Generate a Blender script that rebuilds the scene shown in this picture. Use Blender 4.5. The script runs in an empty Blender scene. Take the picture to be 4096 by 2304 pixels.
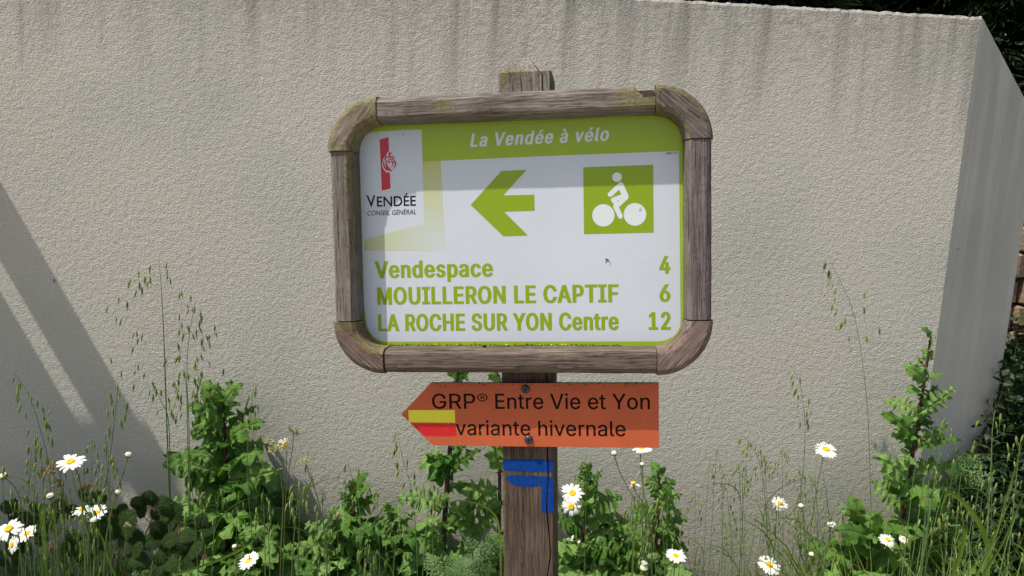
import bpy, bmesh, math, random
from mathutils import Vector, Matrix, noise
rnd = random.Random(7)
R = math.radians
SC = bpy.context.scene
COL = SC.collection

# ------------------------------------------------------------------ camera
CAMH = 1.55
CX = Vector((0.998727055, 0.00700454105, 0.0499520441))     # picture right
CD = Vector((0.0504407603, -0.138689913, -0.989050473))     # picture down
CF = Vector((0.0, 0.990311085, -0.138866683))               # viewing direction
CAM = Vector((0, 0, CAMH))
cd = bpy.data.cameras.new('camera')
cam = bpy.data.objects.new('camera', cd); COL.objects.link(cam)
cd.sensor_width = 36.0; cd.lens = 36.0 * 2800 / 4096; cd.clip_start = 0.02; cd.clip_end = 300
m3 = Matrix((CX, -CD, -CF)).transposed()
cam.matrix_world = Matrix.Translation(CAM) @ m3.to_4x4()
SC.camera = cam

# ------------------------------------------------------------------ light
SUN = Vector((0.462, 0.185, -0.867)).normalized()           # travel direction
w = bpy.data.worlds.new('World'); SC.world = w; w.use_nodes = True
wn = w.node_tree.nodes; wl = w.node_tree.links
bg = wn['Background']; bg.inputs['Strength'].default_value = 0.13
sky = wn.new('ShaderNodeTexSky'); sky.sky_type = 'NISHITA'; sky.sun_disc = False
sky.sun_elevation = math.asin(-SUN.z); sky.sun_rotation = math.atan2(-SUN.x, -SUN.y) % (2 * math.pi)
sky.air_density = 1.0; sky.dust_density = 4.0; sky.ozone_density = 1.0
wl.new(sky.outputs[0], bg.inputs['Color'])
sd = bpy.data.lights.new('sun', 'SUN'); sd.energy = 5.0; sd.angle = R(0.53); sd.color = (1.0, 0.94, 0.84)
sun = bpy.data.objects.new('sun', sd); COL.objects.link(sun)
sun.rotation_euler = SUN.to_track_quat('-Z', 'Y').to_euler(); sun.location = (-4, -2, 8)
vs = SC.view_settings
vs.view_transform = 'Standard'; vs.look = 'None'; vs.exposure = 0.06; vs.gamma = 1.0; vs.use_curve_mapping = False
SC.cycles.max_bounces = 6; SC.cycles.transparent_max_bounces = 6

# ------------------------------------------------------------------ helpers
def ray(px, py):
    return CX * ((px - 2048) / 2800) + CD * ((py - 1152) / 2800) + CF
def at(x, y, Y):
    """a place on the vertical sheet at distance Y seen at (x, y) of the 2576-wide photo"""
    r = ray(x * 1.5901, y * 1.5901)
    return CAM + r * (Y / r.y)
def hit(px, py, p0, n):
    r = ray(px, py)
    return CAM + r * ((p0 - CAM).dot(n) / r.dot(n))

def tag(o, label=None, cat=None, group=None, kind=None):
    if label: o['label'] = label
    if cat: o['category'] = cat
    if group: o['group'] = group
    if kind: o['kind'] = kind
    return o
def thing(name, loc, label, cat, group=None, mat=None):
    o = bpy.data.objects.new(name, None); COL.objects.link(o)
    o.empty_display_size = 0.05
    if mat is not None: o.matrix_world = mat
    else: o.location = loc
    return tag(o, label, cat, group)
def link(name, me, parent=None, mat4=None, label=None):
    o = bpy.data.objects.new(name, me); COL.objects.link(o)
    if parent is not None: o.parent = parent
    if mat4 is not None: o.matrix_basis = mat4
    if label: o['label'] = label
    return o
def mesh(verts, faces, mat=None, smooth=False, name='mesh'):
    me = bpy.data.meshes.new(name)
    me.from_pydata([tuple(v) for v in verts], [], faces)
    if mat: me.materials.append(mat)
    if smooth: me.polygons.foreach_set('use_smooth', [True] * len(me.polygons))
    me.update()
    return me
def bm_mesh(bm, mat=None, smooth=False):
    bmesh.ops.recalc_face_normals(bm, faces=bm.faces)
    me = bpy.data.meshes.new('mesh'); bm.to_mesh(me); bm.free()
    if mat: me.materials.append(mat)
    if smooth: me.polygons.foreach_set('use_smooth', [True] * len(me.polygons))
    return me
def fattr(me, name, vals):
    a = me.attributes.new(name, 'FLOAT', 'POINT'); a.data.foreach_set('value', vals)
class Geo:
    """collects verts and faces for one joined mesh"""
    def __init__(s): s.v = []; s.f = []; s.a = []
    def add(s, vs_, fs, a=0.0):
        b = len(s.v); s.v += [tuple(v) for v in vs_]; s.f += [tuple(i + b for i in f) for f in fs]; s.a += [a] * len(vs_)
    def tube(s, pts, rad, n=6, a=0.0):
        pts = [Vector(p) for p in pts]; vs_ = []; fs = []
        k = len(pts)
        for i, p in enumerate(pts):
            d = (pts[min(i + 1, k - 1)] - pts[max(i - 1, 0)]).normalized()
            u = d.orthogonal().normalized() if abs(d.z) < 0.95 else d.cross(Vector((0, 1, 0))).normalized()
            v = d.cross(u); r = rad[i] if isinstance(rad, (list, tuple)) else rad
            for j in range(n):
                t = 2 * math.pi * j / n; vs_.append(p + (u * math.cos(t) + v * math.sin(t)) * r)
        for i in range(k - 1):
            for j in range(n):
                q = i * n; fs.append((q + j, q + (j + 1) % n, q + n + (j + 1) % n, q + n + j))
        s.add(vs_, fs, a)
    def mesh(s, mat, smooth=True, attr=None):
        me = mesh(s.v, s.f, mat, smooth)
        if attr: fattr(me, attr, s.a)
        return me
def smooth_path(pts, n=4):
    pts = [Vector(p) for p in pts]
    if len(pts) < 3: return [pts[0].lerp(pts[-1], i / (n * 1.0)) for i in range(n + 1)]
    P = [pts[0] * 2 - pts[1]] + pts + [pts[-1] * 2 - pts[-2]]; out = []
    for i in range(1, len(P) - 2):
        for j in range(n):
            t = j / n; a, b, c, d = P[i - 1], P[i], P[i + 1], P[i + 2]
            out.append(0.5 * ((2 * b) + (c - a) * t + (2 * a - 5 * b + 4 * c - d) * t * t + (3 * b - a - 3 * c + d) * t ** 3))
    out.append(pts[-1]); return out
def frame(loc, d, n, s=1.0):
    """local X along d, local Z near n"""
    x = Vector(d).normalized(); n = Vector(n)
    y = n.cross(x)
    if y.length < 1e-4: y = x.orthogonal()
    y.normalize(); z = x.cross(y)
    return Matrix.Translation(loc) @ Matrix((x, y, z)).transposed().to_4x4() @ Matrix.Scale(s, 4)

# ------------------------------------------------------------------ materials
def newmat(name):
    m = bpy.data.materials.new(name); m.use_nodes = True
    n = m.node_tree.nodes; return m, n, m.node_tree.links, n['Principled BSDF']
def ramp(n, stops):
    r = n.new('ShaderNodeValToRGB'); e = r.color_ramp.elements
    while len(e) < len(stops): e.new(0.5)
    for i, (p, c) in enumerate(stops):
        e[i].position = p; e[i].color = (c[0], c[1], c[2], 1) if not isinstance(c, (int, float)) else (c, c, c, 1)
    return r
def mixc(n, l, fac, a, b, mode='MIX'):
    x = n.new('ShaderNodeMix'); x.data_type = 'RGBA'; x.blend_type = mode
    for sock, v in ((x.inputs[0], fac), (x.inputs[6], a), (x.inputs[7], b)):
        if hasattr(v, 'links') or hasattr(v, 'is_linked'): l.new(v, sock)
        elif isinstance(v, (int, float)): sock.default_value = v
        else: sock.default_value = (*v[:3], 1)
    return x.outputs[2]
def mth(n, l, op, a, b=None, c=None):
    x = n.new('ShaderNodeMath'); x.operation = op
    for i, v in enumerate((a, b, c)):
        if v is None: continue
        if isinstance(v, (int, float)): x.inputs[i].default_value = v
        else: l.new(v, x.inputs[i])
    return x.outputs[0]
def tex(n, l, kind, coord, scale, detail=4, rough=0.55, dist=0.0, vec=None, rot=None):
    mp = n.new('ShaderNodeMapping'); l.new(coord, mp.inputs['Vector'])
    if vec: mp.inputs['Scale'].default_value = vec
    if rot: mp.inputs['Rotation'].default_value = rot
    t = n.new('ShaderNodeTexNoise' if kind == 'N' else 'ShaderNodeTexVoronoi')
    t.inputs['Scale'].default_value = scale
    if kind == 'N':
        t.inputs['Detail'].default_value = detail; t.inputs['Roughness'].default_value = rough; t.inputs['Distortion'].default_value = dist
    l.new(mp.outputs[0], t.inputs['Vector'])
    return t
def bump(n, l, h, strength, dist, bsdf, normal=None):
    b = n.new('ShaderNodeBump'); b.inputs['Strength'].default_value = strength; b.inputs['Distance'].default_value = dist
    l.new(h, b.inputs['Height'])
    if normal is not None: l.new(normal, b.inputs['Normal'])
    if bsdf is not None: l.new(b.outputs[0], bsdf.inputs['Normal'])
    return b.outputs[0]
def plain(name, col, rough=0.5, spec=0.5, var=0.0, vscale=60):
    m, n, l, p = newmat(name)
    p.inputs['Base Color'].default_value = (*col, 1); p.inputs['Roughness'].default_value = rough
    p.inputs['Specular IOR Level'].default_value = spec
    if var:
        tc = n.new('ShaderNodeTexCoord'); t = tex(n, l, 'N', tc.outputs['Object'], vscale, 5)
        dark = tuple(c * (1 - var) for c in col); lite = tuple(min(1, c * (1 + var)) for c in col)
        r = ramp(n, [(0.3, dark), (0.7, lite)]); l.new(t.outputs['Fac'], r.inputs[0]); l.new(r.outputs[0], p.inputs['Base Color'])
    return m

def wood(name, axis, lite=(0.40, 0.335, 0.30), dark=(0.15, 0.115, 0.10), rot=0.0, mossy=1.0, warp=0.022, seed=0.0, bumpd=0.0012):
    """weathered softwood: grain runs along the given local axis"""
    m, n, l, p = newmat(name)
    tc = n.new('ShaderNodeTexCoord'); co = tc.outputs['Object']
    pre = n.new('ShaderNodeMapping'); l.new(co, pre.inputs['Vector'])
    pre.inputs['Rotation'].default_value = (0, rot, 0); pre.inputs['Location'].default_value = (seed, seed * 1.7, seed * .6)
    co2 = pre.outputs[0]
    sc = (1.3, 34, 34) if axis == 'x' else (34, 34, 1.3)
    slow = (1.2, 5, 5) if axis == 'x' else (5, 5, 1.2)
    wv = tex(n, l, 'N', co2, 2.2, 2, 0.5, 0, slow)                       # slow bending of the grain
    add = n.new('ShaderNodeVectorMath'); add.operation = 'MULTIPLY_ADD'
    l.new(wv.outputs['Color'], add.inputs[0]); add.inputs[1].default_value = (warp, warp, warp); l.new(co2, add.inputs[2])
    g1 = tex(n, l, 'N', add.outputs[0], 9, 6, 0.65, 0.1, sc)
    g2 = tex(n, l, 'N', add.outputs[0], 26, 4, 0.7, 0.0, sc)
    big = tex(n, l, 'N', co2, 14, 3, 0.5)
    ck = tex(n, l, 'N', add.outputs[0], 5, 3, 0.6, 0.0, (0.9, 30, 30) if axis == 'x' else (30, 30, 0.9))
    crk = mth(n, l, 'SUBTRACT', 1.0, mth(n, l, 'MULTIPLY', mth(n, l, 'ABSOLUTE', mth(n, l, 'SUBTRACT', ck.outputs['Fac'], 0.40)), 75)); crk.node.use_clamp = True
    s = mth(n, l, 'ADD', mth(n, l, 'MULTIPLY', g1.outputs['Fac'], 0.58), mth(n, l, 'MULTIPLY', g2.outputs['Fac'], 0.42))
    mid = tuple((a + b) / 2 for a, b in zip(lite, dark))
    r = ramp(n, [(0.34, tuple(c * .40 for c in dark)), (0.44, dark), (0.52, mid), (0.62, lite)])
    l.new(s, r.inputs[0])
    rb = ramp(n, [(0.3, (0.72, 0.67, 0.63)), (0.7, (1.08, 1.08, 1.08))]); l.new(big.outputs['Fac'], rb.inputs[0])
    c = mixc(n, l, 1.0, r.outputs[0], rb.outputs[0], 'MULTIPLY')
    c = mixc(n, l, mth(n, l, 'MULTIPLY', crk, 0.75), c, (0.03, 0.022, 0.018))
    # moss and algae where the wood was painted with the attribute
    at_ = n.new('ShaderNodeAttribute'); at_.attribute_name = 'moss'
    mn = tex(n, l, 'N', co, 120, 5, 0.75); mb = tex(n, l, 'N', co, 22, 3, 0.6)
    k = mth(n, l, 'ADD', mth(n, l, 'MULTIPLY', mn.outputs['Fac'], 0.5), mth(n, l, 'MULTIPLY', mb.outputs['Fac'], 0.5))
    k = mth(n, l, 'ADD', k, mth(n, l, 'MULTIPLY_ADD', at_.outputs['Fac'], 0.62, -0.66))
    mk = n.new('ShaderNodeMapRange'); mk.inputs[1].default_value = -0.03; mk.inputs[2].default_value = 0.30; l.new(k, mk.inputs[0])
    mr = ramp(n, [(0.35, (0.075, 0.070, 0.022)), (0.62, (0.27, 0.25, 0.075))]); l.new(mn.outputs['Fac'], mr.inputs[0])
    fac = mth(n, l, 'MULTIPLY', mk.outputs[0], 0.5 * mossy)
    c = mixc(n, l, fac, c, mr.outputs[0])
    l.new(c, p.inputs['Base Color']); p.inputs['Roughness'].default_value = 0.85; p.inputs['Specular IOR Level'].default_value = 0.25
    h = mth(n, l, 'ADD', mth(n, l, 'MULTIPLY_ADD', crk, -0.8, s), mth(n, l, 'MULTIPLY', mth(n, l, 'MULTIPLY', mn.outputs['Fac'], mk.outputs[0]), 1.2))
    bump(n, l, h, 1.0, bumpd * 1.3, p)
    return m

def leafmat(name, cols, rib=(0.30, 0.22, 0.15), trans=0.26, rough=0.5, vein=0.0):
    m, n, l, p = newmat(name)
    oi = n.new('ShaderNodeObjectInfo'); tc = n.new('ShaderNodeTexCoord')
    r = ramp(n, [(i / (len(cols) - 1), c) for i, c in enumerate(cols)]); l.new(oi.outputs['Random'], r.inputs[0])
    t = tex(n, l, 'N', tc.outputs['Object'], 7, 4, 0.6)
    rr = ramp(n, [(0.3, (0.7, 0.72, 0.7)), (0.7, (1.25, 1.2, 1.25))]); l.new(t.outputs['Fac'], rr.inputs[0])
    c = mixc(n, l, 1.0, r.outputs[0], rr.outputs[0], 'MULTIPLY')
    a = n.new('ShaderNodeAttribute'); a.attribute_name = 'rib'
    c = mixc(n, l, a.outputs['Fac'], c, rib)
    l.new(c, p.inputs['Base Color']); p.inputs['Roughness'].default_value = rough; p.inputs['Specular IOR Level'].default_value = 0.22
    tr = n.new('ShaderNodeBsdfTranslucent')
    c2 = mixc(n, l, 1.0, c, (1.0, 1.35, 0.4), 'MULTIPLY'); l.new(c2, tr.inputs['Color'])
    mx = n.new('ShaderNodeMixShader'); mx.inputs[0].default_value = trans
    l.new(p.outputs[0], mx.inputs[1]); l.new(tr.outputs[0], mx.inputs[2])
    l.new(mx.outputs[0], n['Material Output'].inputs['Surface'])
    if vein:
        cr = tex(n, l, 'N', tc.outputs['Object'], 16, 4, 0.7, 1.2); bump(n, l, cr.outputs['Fac'], 0.9, vein, p)
    return m

def stucco(name, end=False):
    m, n, l, p = newmat(name)
    tc = n.new('ShaderNodeTexCoord'); co = tc.outputs['Object']
    sep = n.new('ShaderNodeSeparateXYZ'); l.new(co, sep.inputs[0])
    # colour: warm grey lime render with cooler and pinker patches, fine speckle
    a = tex(n, l, 'N', co, 1.6, 3, 0.5); b = tex(n, l, 'N', co, 160, 3, 0.7)
    c = ramp(n, [(0.30, (0.475, 0.468, 0.425)), (0.5, (0.545, 0.525, 0.470)), (0.70, (0.560, 0.520, 0.475))])
    l.new(a.outputs['Fac'], c.inputs[0])
    sp = ramp(n, [(0.30, 1.0 if end else 0.82), (0.7, 1.22 if end else 1.12)]); l.new(b.outputs['Fac'], sp.inputs[0])
    c1 = mixc(n, l, 1.0, c.outputs[0], sp.outputs[0], 'MULTIPLY')
    # rain streaks that start under the top edge (object origin sits on the top edge)
    st = tex(n, l, 'N', co, 1.0, 5, 0.62, 0.35, (13, 13, 0.8) if end else (11, 11, 0.6))
    st2 = tex(n, l, 'N', co, 1.0, 3, 0.6, 0.0, (1.2, 1.2, 0.3))
    depth = mth(n, l, 'MULTIPLY', sep.outputs[2], -1.0)
    if end:
        rr = ramp(n, [(0.38, 1.0), (0.60, 0.15)]); l.new(st.outputs['Fac'], rr.inputs[0])
        fade = n.new('ShaderNodeMapRange'); l.new(depth, fade.inputs[0]); fade.inputs[1].default_value = 0.0; fade.inputs[2].default_value = 1.7
        fade.inputs[3].default_value = 0.36; fade.inputs[4].default_value = 0.02
        k = mth(n, l, 'MULTIPLY', rr.outputs[0], fade.outputs[0])
    else:
        ln = mth(n, l, 'MULTIPLY_ADD', st2.outputs['Fac'], 1.0, -0.10)            # how far the dirt runs down
        f1 = mth(n, l, 'DIVIDE', depth, ln)
        fade = n.new('ShaderNodeMapRange'); l.new(f1, fade.inputs[0]); fade.inputs[1].default_value = 0.0; fade.inputs[2].default_value = 1.0
        fade.inputs[3].default_value = 1.0; fade.inputs[4].default_value = 0.0
        rr = ramp(n, [(0.47, 0.12), (0.64, 1.0)]); l.new(st.outputs['Fac'], rr.inputs[0])
        k = mth(n, l, 'MULTIPLY', rr.outputs[0], mth(n, l, 'MULTIPLY', fade.outputs[0], 0.68))
        ed = n.new('ShaderNodeMapRange'); l.new(depth, ed.inputs[0]); ed.inputs[1].default_value = 0.0; ed.inputs[2].default_value = 0.26
        ed.inputs[3].default_value = 0.50; ed.inputs[4].default_value = 0.0
        e2 = tex(n, l, 'N', co, 26, 4, 0.7); er = ramp(n, [(0.38, 0.2), (0.62, 1.0)]); l.new(e2.outputs['Fac'], er.inputs[0])
        k = mth(n, l, 'MAXIMUM', k, mth(n, l, 'MULTIPLY', ed.outputs[0], er.outputs[0]))
    c2 = mixc(n, l, k, c1, (0.115, 0.105, 0.105))
    # greenish, brownish splash dirt near the ground
    lo = n.new('ShaderNodeMapRange'); l.new(depth, lo.inputs[0]); lo.inputs[1].default_value = 1.45; lo.inputs[2].default_value = 2.15
    lo.inputs[3].default_value = 0.0; lo.inputs[4].default_value = 1.0
    d2 = tex(n, l, 'N', co, 9, 5, 0.65); k2 = mth(n, l, 'MULTIPLY', lo.outputs[0], d2.outputs['Fac'])
    c3 = mixc(n, l, k2, c2, (0.27, 0.235, 0.15))
    l.new(c3, p.inputs['Base Color']); p.inputs['Roughness'].default_value = 0.95; p.inputs['Specular IOR Level'].default_value = 0.2
    if end:
        h = tex(n, l, 'N', co, 130, 3, 0.6); bump(n, l, h.outputs['Fac'], 0.35, 0.002, p)
    else:
        # float-finished crepi: short wormy horizontal ridges
        w1 = tex(n, l, 'N', co, 98, 3, 0.55, 0.5, (0.85, 1, 1.2))
        w2 = tex(n, l, 'N', co, 190, 3, 0.6, 0.3, (0.85, 1, 1.15))
        w3 = tex(n, l, 'N', co, 54, 3, 0.6, 0.2)
        rid = mth(n, l, 'SUBTRACT', 1.0, mth(n, l, 'MULTIPLY', mth(n, l, 'ABSOLUTE', mth(n, l, 'SUBTRACT', w1.outputs['Fac'], 0.5)), 4.5))
        h = mth(n, l, 'ADD', mth(n, l, 'MULTIPLY', rid, 0.10), mth(n, l, 'MULTIPLY', w2.outputs['Fac'], 0.65))
        h = mth(n, l, 'ADD', h, mth(n, l, 'MULTIPLY', w3.outputs['Fac'], 0.8))
        bump(n, l, h, 1.0, 0.0044, p)
    return m

M = {}
M['stucco'] = stucco('lime_render'); M['stucco_end'] = stucco('lime_render_end', True)
M['wood_x'] = wood('weathered_rail', 'x', (0.28, 0.252, 0.232), (0.11, 0.094, 0.085)); M['wood_x2'] = wood('weathered_rail_low', 'x', (0.225, 0.185, 0.158), (0.085, 0.064, 0.053), seed=3.1, warp=0.0085)
M['wood_z'] = wood('weathered_stile', 'z', (0.255, 0.235, 0.222), (0.115, 0.101, 0.093), warp=0.008); M['wood_z2'] = wood('weathered_stile_dark', 'z', (0.24, 0.215, 0.22), (0.11, 0.092, 0.092), warp=0.008, seed=5)
M['wood_d1'] = wood('weathered_corner_a', 'x', (0.33, 0.285, 0.25), (0.17, 0.14, 0.11), rot=R(52), warp=0.01)
M['wood_d2'] = wood('weathered_corner_b', 'x', (0.27, 0.235, 0.235), (0.09, 0.075, 0.07), rot=R(-42), warp=0.008, seed=2)
M['wood_d3'] = wood('weathered_corner_c', 'x', (0.27, 0.20, 0.17), (0.11, 0.078, 0.062), rot=R(-40), warp=0.008, seed=4)
M['wood_d4'] = wood('weathered_corner_d', 'x', (0.31, 0.24, 0.21), (0.13, 0.095, 0.085), rot=R(48), warp=0.008, seed=6)
M['wood_post'] = wood('weathered_post', 'z', (0.150, 0.112, 0.086), (0.062, 0.042, 0.032), warp=0.008, seed=8)
M['void'] = plain('rot_hollow_shade', (0.035, 0.022, 0.016), 0.95, 0.1, 0.5, 200)
M['green'] = plain('green_enamel', (0.30, 0.43, 0.014), 0.22, 0.5, 0.04, 8)
M['white'] = plain('white_enamel', (0.55, 0.60, 0.67), 0.22, 0.5, 0.03, 8)
M['ltext'] = plain('green_print', (0.235, 0.345, 0.008), 0.25)
M['wtext'] = plain('white_print', (0.66, 0.70, 0.74), 0.25)
M['ktext'] = plain('black_print', (0.006, 0.007, 0.012), 0.5, 0.2)
M['redp'] = plain('crimson_print', (0.50, 0.022, 0.045), 0.25)
M['orange'] = plain('orange_board', (0.47, 0.10, 0.038), 0.5, 0.3, 0.08, 14)
M['black_edge'] = plain('black_core', (0.02, 0.02, 0.022), 0.6)
M['engraved'] = plain('engraved_black', (0.012, 0.008, 0.006), 0.95, 0.05)
M['yellow'] = plain('yellow_film', (0.72, 0.66, 0.035), 0.45, 0.4, 0.03, 60)
M['red'] = plain('red_film', (0.55, 0.009, 0.014), 0.45, 0.4, 0.04, 60)
M['blue'] = plain('blue_paint', (0.003, 0.042, 0.23), 0.85, 0.12, 0.25, 150)
M['screw'] = plain('black_screw', (0.03, 0.033, 0.042), 0.38, 0.6, 0.3, 300)
M['dirt'] = plain('dirt', (0.13, 0.12, 0.07), 0.9, 0.1, 0.5, 400)
M['lichen'] = plain('moss_tuft', (0.34, 0.42, 0.05), 0.9, 0.1, 0.4, 300)
def gradprint():
    m, n, l, p = newmat('fading_green_print')
    a = n.new('ShaderNodeAttribute'); a.attribute_name = 'ink'
    c = mixc(n, l, a.outputs['Fac'], (0.55, 0.60, 0.67), (0.44, 0.49, 0.10)); l.new(c, p.inputs['Base Color'])
    p.inputs['Roughness'].default_value = 0.22
    return m
M['ink'] = gradprint()
LG = [(0.048, 0.134, 0.017), (0.101, 0.23, 0.038), (0.187, 0.347, 0.091), (0.072, 0.179, 0.019), (0.159, 0.302, 0.061), (0.222, 0.381, 0.11), (0.12, 0.263, 0.038)]
M['leaf'] = leafmat('lettuce_leaf', LG, vein=0.008)
M['bramble'] = leafmat('bramble_leaf', [(0.045, 0.090, 0.022), (0.085, 0.155, 0.045), (0.06, 0.12, 0.03)], rib=(0.12, 0.19, 0.07), rough=0.4, vein=0.03)
M['mug'] = leafmat('feathery_leaf', [(0.035, 0.09, 0.02), (0.07, 0.145, 0.04), (0.10, 0.18, 0.06)], trans=0.2)
M['grass'] = leafmat('grass_blade', [(0.07, 0.15, 0.018), (0.12, 0.21, 0.03), (0.20, 0.28, 0.05), (0.09, 0.18, 0.03)], rib=(0.3, 0.33, 0.12), trans=0.35)
M['oat'] = leafmat('oat_spikelet', [(0.17, 0.26, 0.055), (0.28, 0.37, 0.09), (0.13, 0.21, 0.05), (0.36, 0.42, 0.16)], rib=(0.42, 0.40, 0.22), trans=0.25)
M['oat_stem'] = leafmat('oat_stem', [(0.075, 0.145, 0.06), (0.12, 0.20, 0.07)], trans=0.0)
M['stem'] = leafmat('green_stem', [(0.09, 0.13, 0.04), (0.13, 0.16, 0.05)], trans=0.0)
M['purple'] = plain('purple_stem', (0.075, 0.020, 0.030), 0.45, 0.4, 0.5, 40)
M['petal'] = leafmat('white_petal', [(0.80, 0.80, 0.80), (0.86, 0.86, 0.84)], rib=(0.7, 0.7, 0.68), trans=0.25)
M['disc'] = plain('yellow_disc', (0.78, 0.42, 0.01), 0.8, 0.2, 0.4, 900)
M['bud'] = plain('cream_bud', (0.62, 0.62, 0.46), 0.7, 0.2, 0.2, 300)
M['calyx'] = plain('green_calyx', (0.13, 0.16, 0.05), 0.7, 0.2, 0.5, 500)
M['seed'] = leafmat('grass_head', [(0.42, 0.38, 0.22), (0.50, 0.46, 0.28), (0.34, 0.32, 0.17)], trans=0.2)
M['pinkseed'] = leafmat('ripe_grass_head', [(0.26, 0.15, 0.11), (0.34, 0.22, 0.15)], trans=0.2)
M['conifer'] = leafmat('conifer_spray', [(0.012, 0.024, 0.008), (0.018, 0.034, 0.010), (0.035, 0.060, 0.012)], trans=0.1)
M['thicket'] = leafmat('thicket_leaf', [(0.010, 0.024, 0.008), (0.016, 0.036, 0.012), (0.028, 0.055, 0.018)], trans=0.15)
M['bark'] = plain('bark', (0.08, 0.055, 0.04), 0.95, 0.1, 0.5, 20)
M['timber'] = plain('shade_board_timber', (0.22, 0.16, 0.11), 0.8, 0.2, 0.3, 15)
M['stone'] = plain('brown_rubble_stone', (0.26, 0.19, 0.125), 0.95, 0.1, 0.45, 9)
M['mortar'] = plain('lime_mortar', (0.12, 0.10, 0.08), 0.95, 0.1, 0.3, 30)
M['soil'] = plain('verge_soil', (0.055, 0.060, 0.025), 0.95, 0.1, 0.5, 6)
M['bounce'] = plain('bounce_gravel', (0.40, 0.36, 0.30), 0.95, 0.1, 0.3, 60)
M['fly'] = plain('insect_brown', (0.06, 0.035, 0.02), 0.6)
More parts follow.
